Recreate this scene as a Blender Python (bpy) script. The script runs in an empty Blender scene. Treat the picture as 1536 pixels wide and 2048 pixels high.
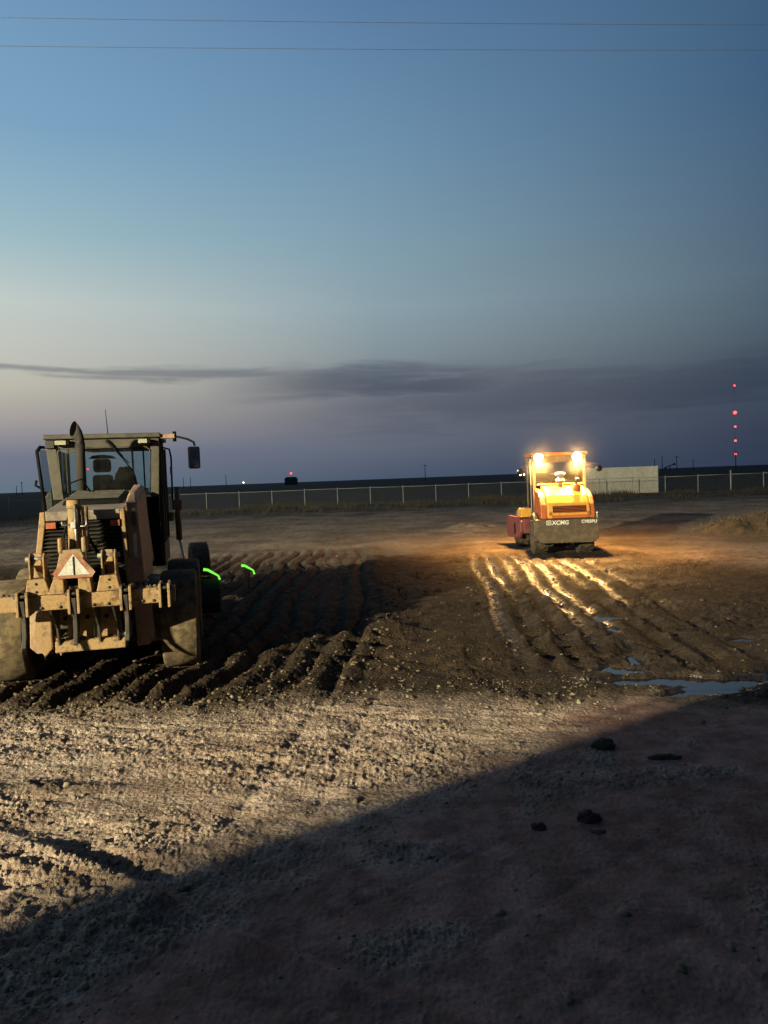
import bpy, bmesh, math, random
import numpy as np
from mathutils import Vector, Matrix, Euler
R = math.radians
random.seed(7)
rng = np.random.default_rng(11)
scene = bpy.context.scene
COL = scene.collection

# ------------------------------------------------------------------ camera
cam_d = bpy.data.cameras.new('camera')
cam_d.sensor_fit = 'VERTICAL'
cam_d.sensor_height = 36.0
cam_d.lens = 36.0 * 1479 / 2048
cam_d.clip_start = 0.05
cam_d.clip_end = 40000
cam = bpy.data.objects.new('camera', cam_d)
COL.objects.link(cam)
cam.location = (0, 0, 2.4)
cam.rotation_euler = (Matrix.Rotation(R(90 - 2.57), 3, 'X') @ Matrix.Rotation(R(-2.15), 3, 'Z')).to_euler()
scene.camera = cam
scene.view_settings.view_transform = 'Standard'
scene.view_settings.look = 'None'
scene.view_settings.exposure = 0.0
scene.view_settings.gamma = 1.0
scene.cycles.use_denoising = True
scene.cycles.max_bounces = 8
scene.cycles.transparent_max_bounces = 24
scene.cycles.sample_clamp_indirect = 4.0

# ------------------------------------------------------------------ dusk sky
def lin(c):
    return tuple(((v / 255) / 12.92 if v / 255 <= 0.04045 else ((v / 255 + 0.055) / 1.055) ** 2.4) for v in c) + (1.0,)

world = bpy.data.worlds.new('World')
scene.world = world
world.use_nodes = True
wn, wl = world.node_tree.nodes, world.node_tree.links
wn.clear()

class NT:
    """small helper for node graphs"""
    def __init__(self, tree):
        self.n, self.l = tree.nodes, tree.links
    def put(self, sock, v):
        if isinstance(v, bpy.types.NodeSocket):
            self.l.new(v, sock)
        elif v is not None:
            sock.default_value = v
    def math(self, op, a, b=None, c=None, clamp=False):
        m = self.n.new('ShaderNodeMath'); m.operation = op; m.use_clamp = clamp
        self.put(m.inputs[0], a); self.put(m.inputs[1], b); self.put(m.inputs[2], c)
        return m.outputs[0]
    def mapr(self, v, a, b, c=0.0, d=1.0, smooth=True):
        m = self.n.new('ShaderNodeMapRange'); m.interpolation_type = 'SMOOTHSTEP' if smooth else 'LINEAR'; m.clamp = True
        self.put(m.inputs[0], v)
        for i, x in enumerate((a, b, c, d)):
            self.put(m.inputs[i + 1], x)
        return m.outputs[0]
    def mix(self, f, a, b, mode='MIX'):
        m = self.n.new('ShaderNodeMix'); m.data_type = 'RGBA'; m.blend_type = mode; m.clamp_factor = True
        self.put(m.inputs[0], f); self.put(m.inputs[6], a); self.put(m.inputs[7], b)
        return m.outputs[2]
    def ramp(self, v, stops, interp='EASE'):
        r = self.n.new('ShaderNodeValToRGB'); r.color_ramp.interpolation = interp
        e = r.color_ramp.elements
        while len(e) < len(stops):
            e.new(0.5)
        for i, (p, c) in enumerate(stops):
            e[i].position = p; e[i].color = c
        self.put(r.inputs[0], v)
        return r.outputs[0]
    def noise(self, vec, scale, detail=4, rough=0.55, dist=0.0):
        t = self.n.new('ShaderNodeTexNoise')
        self.put(t.inputs['Vector'], vec)
        t.inputs['Scale'].default_value = scale; t.inputs['Detail'].default_value = detail
        t.inputs['Roughness'].default_value = rough; t.inputs['Distortion'].default_value = dist
        return t.outputs['Fac']
    def comb(self, x, y, z):
        m = self.n.new('ShaderNodeCombineXYZ')
        self.put(m.inputs[0], x); self.put(m.inputs[1], y); self.put(m.inputs[2], z)
        return m.outputs[0]

W = NT(world.node_tree)
tc = wn.new('ShaderNodeTexCoord')
nrm = wn.new('ShaderNodeVectorMath'); nrm.operation = 'NORMALIZE'
wl.new(tc.outputs['Generated'], nrm.inputs[0])
sep = wn.new('ShaderNodeSeparateXYZ'); wl.new(nrm.outputs[0], sep.inputs[0])
dx, dy, dz = sep.outputs
elev = W.math('MULTIPLY', W.math('ARCSINE', dz), 180 / math.pi)            # degrees
azim = W.math('MULTIPLY', W.math('ARCTAN2', dx, dy), 180 / math.pi)        # degrees, + is right
# cosine of the angle to the afterglow, which lies left of the view
cw = W.math('COSINE', W.math('MULTIPLY', W.math('ADD', azim, 60.0), math.pi / 180))
e = W.math('DIVIDE', elev, 90.0, clamp=True)
def stops(tab):
    return [(a / 90.0, lin(c)) for a, c in tab]
west = W.ramp(e, stops([(0, (98, 115, 130)), (2.5, (116, 121, 140)), (5, (164, 158, 155)), (7.5, (189, 186, 173)), (10, (194, 196, 188)),
                        (13, (193, 203, 199)), (17.5, (156, 187, 197)), (24, (124, 165, 196)), (33, (110, 148, 184)), (60, (54, 82, 124)), (90, (28, 46, 80))]), 'LINEAR')
midc = W.ramp(e, stops([(0, (74, 86, 108)), (2.5, (98, 105, 120)), (5, (110, 114, 126)), (7.5, (122, 129, 138)), (10, (134, 149, 156)),
                        (13, (139, 161, 171)), (17.5, (128, 157, 174)), (24, (110, 145, 173)), (33, (86, 122, 161)), (60, (40, 64, 104)), (90, (28, 46, 80))]), 'LINEAR')
east = W.ramp(e, stops([(0, (47, 57, 80)), (2.5, (53, 63, 82)), (5, (62, 74, 91)), (7.5, (70, 83, 98)), (10, (78, 95, 109)),
                        (13, (82, 103, 120)), (17.5, (76, 101, 124)), (24, (64, 95, 128)), (33, (62, 93, 125)), (60, (34, 55, 90)), (90, (28, 46, 80))]), 'LINEAR')
col = W.mix(W.mapr(cw, 0.03, 0.5, smooth=False), east, midc)
col = W.mix(W.mapr(cw, 0.5, 0.84, smooth=False), col, west)
gain = W.math('MULTIPLY', W.mapr(cw, -1.0, 0.05, 0.3, 1.0, smooth=False), W.mapr(cw, 0.84, 1.0, 1.0, 1.2, smooth=False))
gain = W.mix(W.mapr(e, 0.35, 1.0), W.comb(gain, gain, gain), (1, 1, 1, 1))
col = W.mix(1.0, col, gain, 'MULTIPLY')
# thin streaked evening cloud, low over the horizon
cv = W.comb(W.math('MULTIPLY', azim, 0.040), W.math('MULTIPLY', elev, 0.26), 3.7)
n1 = W.noise(cv, 1.0, 5, 0.55, 0.4)
cv2 = W.comb(W.math('MULTIPLY', azim, 0.11), W.math('MULTIPLY', elev, 1.05), 1.3)
n2 = W.noise(cv2, 1.0, 6, 0.6, 0.6)
ec = W.math('ADD', elev, W.math('MULTIPLY', W.math('SUBTRACT', n1, 0.5), 3.2))
# a thin streak on the left that swells into a soft bank in the middle
def streak(a0, a1, fade, mid, slope, half, gainv):
    m = W.math('MULTIPLY', W.mapr(azim, a0 - fade, a0 + fade), W.mapr(azim, a1 - fade, a1 + fade, 1.0, 0.0))
    d = W.math('SUBTRACT', ec, W.math('ADD', W.math('MULTIPLY', azim, slope), mid))
    d = W.math('DIVIDE', W.math('ABSOLUTE', d), half)
    d = W.math('SUBTRACT', d, W.math('MULTIPLY', W.math('SUBTRACT', n2, 0.5), 1.8))
    b = W.mapr(d, 0.1, 1.2, 1.0, 0.0)
    return W.math('MULTIPLY', W.math('MULTIPLY', b, m), gainv)
c1 = streak(-60, -4, 8, 7.75, -0.016, 0.42, 0.85)
c2 = streak(-9, 9, 6, 7.2, 0.0, 1.35, 1.0)
c3 = streak(-4, 40, 9, 5.6, 0.02, 2.3, 0.55)
c4 = streak(6, 60, 6, 7.5, -0.02, 0.6, 0.45)
cl = W.math('MAXIMUM', W.math('MAXIMUM', c1, c2), W.math('MAXIMUM', c3, c4))
col = W.mix(cl, col, W.mix(1.0, col, (0.50, 0.52, 0.60, 1), 'MULTIPLY'))
bg = wn.new('ShaderNodeBackground'); wl.new(col, bg.inputs[0]); bg.inputs[1].default_value = 1.0
wo = wn.new('ShaderNodeOutputWorld'); wl.new(bg.outputs[0], wo.inputs[0])

# floodlight that lights the yard from the left, behind the camera (its tower is built below)
TOWER = Vector((-30.4, -27.4, 0.0))
FLOOD_WATT, FLOOD_COL = 300000.0, (1.0, 0.95, 0.66)
ROLLER_WATT, ROLLER_COL = 8200.0, (1.0, 0.53, 0.15)

# ------------------------------------------------------------------ materials
MATS = {}
def new_mat(name):
    m = bpy.data.materials.new(name); m.use_nodes = True
    m.node_tree.nodes.clear()
    out = m.node_tree.nodes.new('ShaderNodeOutputMaterial')
    g = NT(m.node_tree)
    MATS[name] = m
    return m, g, out

def paint(name, base, rough=0.6, dust=None, dust_amt=0.35, metallic=0.0, scale=3.0, bump=0.15, spec=0.4, grime=0.0):
    """weathered surface: base colour, patchy dust and grime, fine relief"""
    m, g, out = new_mat(name)
    p = g.n.new('ShaderNodeBsdfPrincipled')
    t = g.n.new('ShaderNodeTexCoord')
    o = t.outputs['Object']
    base = tuple(base) + (1,)
    n = g.noise(o, scale, 6, 0.65)
    n2 = g.noise(o, scale * 9, 4, 0.6)
    c = g.mix(g.mapr(n2, 0.3, 0.75), base, tuple(v * 0.72 for v in base[:3]) + (1,))
    gr = g.mapr(g.noise(o, scale * 2.1, 5, 0.75), 0.50, 0.62)
    c = g.mix(g.math('MULTIPLY', gr, grime), c, g.mix(1.0, c, (0.30, 0.26, 0.22, 1), 'MULTIPLY'))
    if dust:
        k = g.math('MULTIPLY', g.mapr(n, 0.42, 0.68), dust_amt * 2.0, clamp=True)
        c = g.mix(k, c, tuple(dust) + (1,))
    g.put(p.inputs['Base Color'], c)
    g.put(p.inputs['Roughness'], g.mapr(n, 0.2, 0.8, max(0.02, rough - 0.12), min(1, rough + 0.15)))
    p.inputs['Metallic'].default_value = metallic
    p.inputs['Specular IOR Level'].default_value = spec
    if bump:
        b = g.n.new('ShaderNodeBump'); b.inputs['Strength'].default_value = bump; b.inputs['Distance'].default_value = 0.01
        g.put(b.inputs['Height'], n2)
        g.l.new(b.outputs[0], p.inputs['Normal'])
    g.l.new(p.outputs[0], out.inputs[0])
    return m

def glow(name, colr, strength):
    m, g, out = new_mat(name)
    em = g.n.new('ShaderNodeEmission'); em.inputs[0].default_value = tuple(colr) + (1,); em.inputs[1].default_value = strength
    g.l.new(em.outputs[0], out.inputs[0])
    return m

def glass(name, tint, refl=0.12, haze=0.0):
    m, g, out = new_mat(name)
    tr = g.n.new('ShaderNodeBsdfTransparent'); tr.inputs[0].default_value = tuple(tint) + (1,)
    gl = g.n.new('ShaderNodeBsdfGlossy'); gl.inputs['Roughness'].default_value = 0.04
    df = g.n.new('ShaderNodeBsdfDiffuse'); df.inputs[0].default_value = (0.20, 0.18, 0.14, 1)
    fr = g.n.new('ShaderNodeFresnel'); fr.inputs[0].default_value = 1.5
    t = g.n.new('ShaderNodeTexCoord')
    m1 = g.n.new('ShaderNodeMixShader')
    g.put(m1.inputs[0], g.math('MULTIPLY', g.mapr(g.noise(t.outputs['Object'], 2.5, 5, 0.6), 0.3, 0.75), haze))
    g.l.new(tr.outputs[0], m1.inputs[1]); g.l.new(df.outputs[0], m1.inputs[2])
    m2 = g.n.new('ShaderNodeMixShader')
    g.put(m2.inputs[0], g.math('ADD', fr.outputs[0], refl - 0.04, clamp=True))
    g.l.new(m1.outputs[0], m2.inputs[1]); g.l.new(gl.outputs[0], m2.inputs[2])
    g.l.new(m2.outputs[0], out.inputs[0])
    return m

DUST = (0.40, 0.30, 0.17)
paint('tan', (0.285, 0.163, 0.060), 0.66, (0.235, 0.155, 0.08), 0.4, scale=4, grime=0.9)
paint('pink_tan', (0.30, 0.175, 0.10), 0.6, (0.34, 0.235, 0.15), 0.3, scale=4, grime=0.6)
paint('hood_tan', (0.20, 0.15, 0.105), 0.5, (0.27, 0.21, 0.15), 0.3, scale=3, grime=0.5)
paint('olive', (0.060, 0.049, 0.032), 0.6, (0.082, 0.066, 0.044), 0.35, scale=3, grime=0.5)
paint('black', (0.006, 0.0055, 0.005), 0.6, (0.012, 0.0095, 0.007), 0.2, spec=0.06)
paint('soot', (0.0016, 0.0015, 0.0014), 0.95, None, bump=0, spec=0.0)
paint('dark_metal', (0.028, 0.022, 0.017), 0.6, (0.075, 0.054, 0.034), 0.3, scale=6)
paint('exhaust', (0.024, 0.017, 0.011), 0.8, (0.038, 0.026, 0.017), 0.3)
paint('tyre', (0.032, 0.024, 0.016), 0.9, (0.08, 0.055, 0.028), 0.75, scale=5, bump=0.5)
paint('muddy_tyre', (0.085, 0.057, 0.028), 0.95, (0.145, 0.098, 0.048), 0.8, scale=9, bump=1.0, grime=0.6)
paint('rim', (0.24, 0.14, 0.07), 0.6, (0.10, 0.07, 0.035), 0.5)
paint('chrome', (0.80, 0.76, 0.68), 0.42, None, metallic=1.0, bump=0)
paint('steel', (0.30, 0.28, 0.25), 0.45, (0.2, 0.15, 0.1), 0.3, metallic=0.6)
paint('amber_lens', (0.34, 0.075, 0.026), 0.3, (0.3, 0.15, 0.08), 0.3, scale=20, bump=0)
paint('red_border', (0.27, 0.10, 0.05), 0.5, (0.30, 0.19, 0.10), 0.4, scale=10, grime=0.5)
paint('reflect_white', (0.52, 0.49, 0.42), 0.35, (0.34, 0.29, 0.21), 0.4, scale=14, grime=0.5)
paint('bulb_lens', (0.34, 0.31, 0.21), 0.15, None, bump=0, spec=0.8)
paint('mirror', (0.25, 0.26, 0.27), 0.10, None, metallic=1.0, bump=0)
paint('seat', (0.006, 0.006, 0.006), 0.9, None, bump=0.2, spec=0.05)
paint('camo_cloth', (0.038, 0.029, 0.019), 0.95, (0.014, 0.014, 0.009), 0.5, scale=7, bump=0.6)
paint('roller_yellow', (0.62, 0.27, 0.028), 0.42, (0.42, 0.24, 0.08), 0.3, scale=5, grime=0.4)
paint('roller_orange', (0.42, 0.085, 0.018), 0.5, (0.30, 0.12, 0.04), 0.3, scale=5)
paint('roller_red', (0.14, 0.026, 0.030), 0.55, (0.14, 0.06, 0.045), 0.35, scale=6)
paint('roller_grey', (0.070, 0.047, 0.025), 0.6, (0.125, 0.078, 0.036), 0.45, scale=5, grime=0.6)
paint('drum_steel', (0.09, 0.066, 0.045), 0.5, (0.07, 0.05, 0.025), 0.6, metallic=0.4, scale=6)
paint('letter_white', (0.70, 0.66, 0.56), 0.5, None, bump=0)
paint('galvanised', (0.36, 0.35, 0.30), 0.6, (0.25, 0.2, 0.15), 0.25, scale=2, metallic=0.2)
paint('container_white', (0.52, 0.49, 0.41), 0.6, (0.36, 0.30, 0.2), 0.3, scale=0.8)
paint('container_grey', (0.30, 0.29, 0.27), 0.6, (0.28, 0.2, 0.13), 0.3, scale=0.8)
paint('wood_pole', (0.07, 0.052, 0.038), 0.85, None, bump=0.3)
paint('stake_wood', (0.36, 0.24, 0.12), 0.8, (0.2, 0.13, 0.07), 0.3)
paint('wire', (0.06, 0.065, 0.07), 0.5, None, bump=0)
paint('far_dark', (0.020, 0.022, 0.026), 0.9, None, bump=0)
paint('far_building', (0.055, 0.062, 0.075), 0.9, None, bump=0)
paint('tower_paint', (0.55, 0.42, 0.06), 0.5, (0.3, 0.2, 0.1), 0.3)
paint('clod', (0.080, 0.053, 0.027), 0.95, (0.135, 0.093, 0.051), 0.5, scale=4, bump=0.6)
paint('gravel', (0.13, 0.10, 0.074), 0.95, (0.095, 0.072, 0.052), 0.5, scale=5, bump=0.6)
paint('pile_earth', (0.045, 0.029, 0.016), 0.95, (0.075, 0.050, 0.028), 0.5, scale=3, bump=0.8)
paint('dark_clod', (0.030, 0.022, 0.018), 0.95, (0.055, 0.040, 0.030), 0.5, scale=8, bump=0.6)
paint('pale_clod', (0.20, 0.162, 0.105), 0.95, (0.15, 0.115, 0.07), 0.5, scale=3, bump=0.5)
paint('dry_grass', (0.075, 0.055, 0.032), 0.9, (0.11, 0.082, 0.048), 0.5, scale=1.5, bump=0)
paint('dry_scrub', (0.036, 0.030, 0.020), 0.9, (0.056, 0.046, 0.029), 0.5, scale=0.4, bump=0)
glass('cab_glass', (0.92, 0.98, 0.96), 0.06, 0.05)
glass('roller_glass', (0.85, 0.9, 0.85), 0.06, 0.10)
glass('side_glass', (0.50, 0.58, 0.58), 0.10, 0.08)
glow('work_lamp', (1.0, 0.60, 0.22), 420.0)
glow('flood_lamp', (1.0, 0.85, 0.6), 60.0)
glow('red_beacon', (1.0, 0.035, 0.03), 9.0)
glow('red_spark', (1.0, 0.05, 0.04), 2.2)
glow('white_spark', (1.0, 0.82, 0.62), 9.0)
glow('tail_light', (1.0, 0.30, 0.10), 2.0)
glow('green_glow', (0.22, 1.0, 0.08), 1.15)

def water_mat():
    m, g, out = new_mat('puddle_water')
    p = g.n.new('ShaderNodeBsdfPrincipled')
    p.inputs['Base Color'].default_value = (0.012, 0.010, 0.008, 1)
    p.inputs['Roughness'].default_value = 0.03
    p.inputs['IOR'].default_value = 2.6
    t = g.n.new('ShaderNodeTexCoord')
    b = g.n.new('ShaderNodeBump'); b.inputs['Strength'].default_value = 0.05; b.inputs['Distance'].default_value = 0.02
    g.put(b.inputs['Height'], g.noise(t.outputs['Object'], 9, 3, 0.5))
    g.l.new(b.outputs[0], p.inputs['Normal'])
    g.l.new(p.outputs[0], out.inputs[0])
water_mat()

def chain_link_mat():
    m, g, out = new_mat('chain_link')
    t = g.n.new('ShaderNodeTexCoord'); s = g.n.new('ShaderNodeSeparateXYZ'); g.l.new(t.outputs['Object'], s.inputs[0])
    k = 2 * math.pi / 0.10
    a = g.math('ABSOLUTE', g.math('SINE', g.math('MULTIPLY', g.math('ADD', s.outputs[0], s.outputs[2]), k / 2)))
    b = g.math('ABSOLUTE', g.math('SINE', g.math('MULTIPLY', g.math('SUBTRACT', s.outputs[0], s.outputs[2]), k / 2)))
    w = g.math('LESS_THAN', g.math('MINIMUM', a, b), 0.085)
    tr = g.n.new('ShaderNodeBsdfTransparent')
    d = g.n.new('ShaderNodeBsdfPrincipled'); d.inputs['Base Color'].default_value = (0.10, 0.096, 0.088, 1); d.inputs['Roughness'].default_value = 0.6
    x = g.n.new('ShaderNodeMixShader'); g.put(x.inputs[0], w)
    g.l.new(tr.outputs[0], x.inputs[1]); g.l.new(d.outputs[0], x.inputs[2]); g.l.new(x.outputs[0], out.inputs[0])
chain_link_mat()

def ground_mat():
    m, g, out = new_mat('earth')
    p = g.n.new('ShaderNodeBsdfPrincipled')
    t = g.n.new('ShaderNodeTexCoord'); o = t.outputs['Object']
    def attr(nm):
        a = g.n.new('ShaderNodeAttribute'); a.attribute_name = nm; return a.outputs['Fac']
    mud, wet, scrub, brown, packed_shade = attr('mud'), attr('wet'), attr('scrub'), attr('brown'), attr('packed_shade')
    big = g.noise(o, 0.35, 5, 0.6)
    med = g.noise(o, 3.5, 6, 0.65)
    fine = g.noise(o, 38, 5, 0.7)
    cal = g.mix(g.mapr(med, 0.34, 0.66), (0.278, 0.192, 0.140, 1), (0.520, 0.387, 0.288, 1))
    cal = g.mix(g.mapr(big, 0.38, 0.62), g.mix(1.0, cal, (0.78, 0.74, 0.70, 1), 'MULTIPLY'), cal)
    dk = g.mix(packed_shade, (0.46, 0.42, 0.38, 1), (0.80, 0.78, 0.76, 1))
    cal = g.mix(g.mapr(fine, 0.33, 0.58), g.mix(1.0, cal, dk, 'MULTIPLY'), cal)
    cal = g.mix(packed_shade, cal, g.mix(1.0, cal, (0.68, 0.52, 0.53, 1), 'MULTIPLY'))  # darker tint paints extra shade into the lane's soil colour
    md = g.mix(g.mapr(med, 0.3, 0.72), (0.028, 0.017, 0.0090, 1), (0.080, 0.050, 0.0255, 1))
    md = g.mix(g.mapr(fine, 0.35, 0.7), g.mix(1.0, md, (0.45, 0.42, 0.40, 1), 'MULTIPLY'), md)
    far = g.mix(g.mapr(big, 0.35, 0.68), (0.135, 0.100, 0.072, 1), (0.255, 0.198, 0.146, 1))
    far = g.mix(g.mapr(med, 0.3, 0.75), g.mix(1.0, far, (0.72, 0.7, 0.68, 1), 'MULTIPLY'), far)
    sc = g.mix(g.mapr(big, 0.35, 0.65), (0.009, 0.008, 0.0065, 1), (0.022, 0.0185, 0.014, 1))
    c = g.mix(brown, cal, far)
    c = g.mix(mud, c, md)
    c = g.mix(scrub, c, sc)
    wk = g.mapr(wet, 0.0, 1.0, 0.0, 0.75, smooth=False)
    c = g.mix(wk, c, g.mix(1.0, c, (0.34, 0.31, 0.28, 1), 'MULTIPLY'))
    g.put(p.inputs['Base Color'], c)
    wf = g.math('MULTIPLY', wet, g.mapr(g.noise(o, 16, 4, 0.6), 0.36, 0.56))
    g.put(p.inputs['Roughness'], g.mapr(wf, 0.0, 1.0, 0.93, 0.14, smooth=False))
    g.put(p.inputs['Specular IOR Level'], g.mapr(wf, 0.0, 1.0, 0.15, 0.75, smooth=False))
    v = g.n.new('ShaderNodeTexVoronoi'); v.inputs['Scale'].default_value = 26; g.put(v.inputs['Vector'], o)
    hgt = g.math('ADD', g.math('ADD', g.math('MULTIPLY', fine, 0.9), g.math('MULTIPLY', g.noise(o, 95, 3, 0.6), 0.4)), g.math('MULTIPLY', v.outputs['Distance'], -0.6))
    b = g.n.new('ShaderNodeBump'); b.inputs['Distance'].default_value = 0.04
    g.put(b.inputs['Strength'], g.math('MULTIPLY', g.mapr(wet, 0.0, 1.0, 0.80, 0.30, smooth=False), g.mapr(packed_shade, 0.0, 1.0, 1.0, 0.35, smooth=False)))
    g.put(b.inputs['Height'], hgt)
    g.l.new(b.outputs[0], p.inputs['Normal'])
    g.l.new(p.outputs[0], out.inputs[0])
ground_mat()

# ------------------------------------------------------------------ mesh helpers
def tag(o, label=None, cat=None, group=None, kind=None):
    for k, v in (('label', label), ('category', cat), ('group', group), ('kind', kind)):
        if v:
            o[k] = v
    return o

def empty(name, loc=(0, 0, 0), rz=0.0, parent=None):
    o = bpy.data.objects.new(name, None)
    COL.objects.link(o); o.location = loc; o.rotation_euler = (0, 0, rz); o.empty_display_size = 0.2
    o.parent = parent
    return o

class MB:
    def __init__(self):
        self.v, self.f, self.s = [], [], []
    def add(self, vs, fs, smooth=False):
        k = len(self.v)
        self.v += [tuple(x) for x in vs]
        self.f += [tuple(i + k for i in q) for q in fs]
        self.s += [smooth] * len(fs)
        return self
    def box(self, x0, x1, y0, y1, z0, z1, M=None):
        vs = [(x, y, z) for z in (z0, z1) for y in (y0, y1) for x in (x0, x1)]
        if M is not None:
            vs = [M @ Vector(q) for q in vs]
        return self.add(vs, [(0, 2, 3, 1), (4, 5, 7, 6), (0, 1, 5, 4), (2, 6, 7, 3), (0, 4, 6, 2), (1, 3, 7, 5)])
    def hexa(self, bottom, top):
        """8 corner box: bottom and top are 4 points each, same winding"""
        return self.add(list(bottom) + list(top), [(3, 2, 1, 0), (4, 5, 6, 7), (0, 1, 5, 4), (1, 2, 6, 5), (2, 3, 7, 6), (3, 0, 4, 7)])
    def prism(self, poly, d0, d1, axis='y'):
        """2D polygon extruded along an axis; poly points are (x,z) for y, (y,z) for x, (x,y) for z"""
        def P(a, b, d):
            return {'y': (a, d, b), 'x': (d, a, b), 'z': (a, b, d)}[axis]
        n = len(poly)
        vs = [P(a, b, d0) for a, b in poly] + [P(a, b, d1) for a, b in poly]
        fs = [tuple(range(n))[::-1], tuple(range(n, 2 * n))] + [(i, (i + 1) % n, n + (i + 1) % n, n + i) for i in range(n)]
        return self.add(vs, fs)
    def tube(self, pts, r, n=12, caps=True):
        pts = [Vector(p) for p in pts]
        rs = r if isinstance(r, (list, tuple)) else [r] * len(pts)
        rings = []
        up = Vector((0.123, 0.31, 0.94))
        for i, p in enumerate(pts):
            d = ((pts[i] - pts[i - 1]).normalized() if i else Vector()) + ((pts[i + 1] - pts[i]).normalized() if i < len(pts) - 1 else Vector())
            d.normalize()
            if i == 0:
                a = d.cross(up)
                if a.length < 0.1: a = d.cross(Vector((1, 0, 0)))
                a.normalize()
            else:
                a = (a - d * a.dot(d)).normalized()
            b = d.cross(a)
            rings.append([p + (a * math.cos(2 * math.pi * k / n) + b * math.sin(2 * math.pi * k / n)) * rs[i] for k in range(n)])
        vs = [v for q in rings for v in q]
        fs = []
        for i in range(len(rings) - 1):
            for k in range(n):
                fs.append((i * n + k, i * n + (k + 1) % n, (i + 1) * n + (k + 1) % n, (i + 1) * n + k))
        self.add(vs, fs, True)
        if caps:
            k0 = len(self.v) - len(vs)
            self.f += [tuple(k0 + k for k in range(n))[::-1], tuple(k0 + (len(rings) - 1) * n + k for k in range(n))]
            self.s += [False, False]
        return self
    def lathe(self, prof, n=32, axis='x', c=(0, 0, 0), closed=False, smooth=True):
        """prof: (offset along axis, radius)"""
        vs = []
        for d, r in prof:
            for k in range(n):
                t = 2 * math.pi * k / n
                a, b = r * math.cos(t), r * math.sin(t)
                q = {'x': (d, a, b), 'y': (a, d, b), 'z': (a, b, d)}[axis]
                vs.append((q[0] + c[0], q[1] + c[1], q[2] + c[2]))
        m = len(prof)
        fs = []
        for i in range(m if closed else m - 1):
            j = (i + 1) % m
            for k in range(n):
                fs.append((i * n + k, i * n + (k + 1) % n, j * n + (k + 1) % n, j * n + k))
        self.add(vs, fs, smooth)
        return self
    def build(self, name, mat, parent=None, bevel=0.0, loc=None, rot=None):
        me = bpy.data.meshes.new(name)
        me.from_pydata(self.v, [], self.f)
        me.polygons.foreach_set('use_smooth', self.s)
        me.materials.append(MATS[mat])
        bm = bmesh.new(); bm.from_mesh(me); bmesh.ops.recalc_face_normals(bm, faces=bm.faces); bm.to_mesh(me); bm.free()
        me.update()
        o = bpy.data.objects.new(name, me)
        COL.objects.link(o)
        o.parent = parent
        if loc: o.location = loc
        if rot: o.rotation_euler = rot
        if bevel:
            b = o.modifiers.new('bevel', 'BEVEL'); b.width = bevel; b.segments = 2; b.limit_method = 'ANGLE'; b.angle_limit = R(35)
        return o

# ------------------------------------------------------------------ noise in numpy
def _hash(ix, iy, seed):
    h = (ix.astype(np.int64) * 374761393 + iy.astype(np.int64) * 668265263 + seed * 1442695041) & 0xFFFFFFFF
    h = ((h ^ (h >> 13)) * 1274126177) & 0xFFFFFFFF
    return ((h ^ (h >> 16)) & 0xFFFFFF).astype(np.float64) / 0xFFFFFF
def vn(x, y, seed=0):
    ix, iy = np.floor(x), np.floor(y)
    fx, fy = x - ix, y - iy
    fx, fy = fx * fx * fx * (fx * (fx * 6 - 15) + 10), fy * fy * fy * (fy * (fy * 6 - 15) + 10)
    a = _hash(ix, iy, seed); b = _hash(ix + 1, iy, seed); c = _hash(ix, iy + 1, seed); d = _hash(ix + 1, iy + 1, seed)
    return (a + (b - a) * fx) * (1 - fy) + (c + (d - c) * fx) * fy
def fbm(x, y, seed=0, oct=4, gain=0.5):
    s = np.zeros_like(x); a = 1.0; t = 0.0
    for i in range(oct):
        s += a * (vn(x * 2 ** i + 17.3 * i, y * 2 ** i - 9.1 * i, seed + i) - 0.5); t += a; a *= gain
    return s / t * 2.0            # about -1..1
def sst(a, b, x):
    t = np.clip((x - a) / (b - a), 0, 1); return t * t * (3 - 2 * t)
def bump(x, y, cx, cy, rx, ry, rot=0.0):
    c, s = math.cos(rot), math.sin(rot)
    u = ((x - cx) * c + (y - cy) * s) / rx; v = (-(x - cx) * s + (y - cy) * c) / ry
    return np.exp(-(u * u + v * v))

G_O, G_YAW = (-3.84, 9.8), R(13.3)          # grader: rear axle centre on the ground, heading
R_O, R_YAW = (5.26, 21.35), R(-3.0)       # roller: middle of the rear bumper on the ground
PUDDLES = [(2.78, 8.80, 0.26, 0.15, 0.0), (3.10, 8.32, 0.62, 0.17, -0.10), (3.72, 8.12, 0.50, 0.17, 0.2), (3.40, 7.84, 0.40, 0.11, 0.1), (3.05, 9.25, 0.10, 0.16, 0.0),
           (4.75, 8.62, 0.40, 0.11, 0.3), (4.92, 10.25, 0.20, 0.10, 0.0), (3.55, 12.0, 0.15, 0.12, 0.0), (3.42, 11.2, 0.14, 0.14, 0.0)]
RUTS = [2.5, 2.88, 3.28, 3.66, 4.04, 4.5, 4.9, 5.45]
def g2w(x, y):
    c, s = math.cos(G_YAW), math.sin(G_YAW)
    return G_O[0] + x * c - y * s, G_O[1] + x * s + y * c

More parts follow.
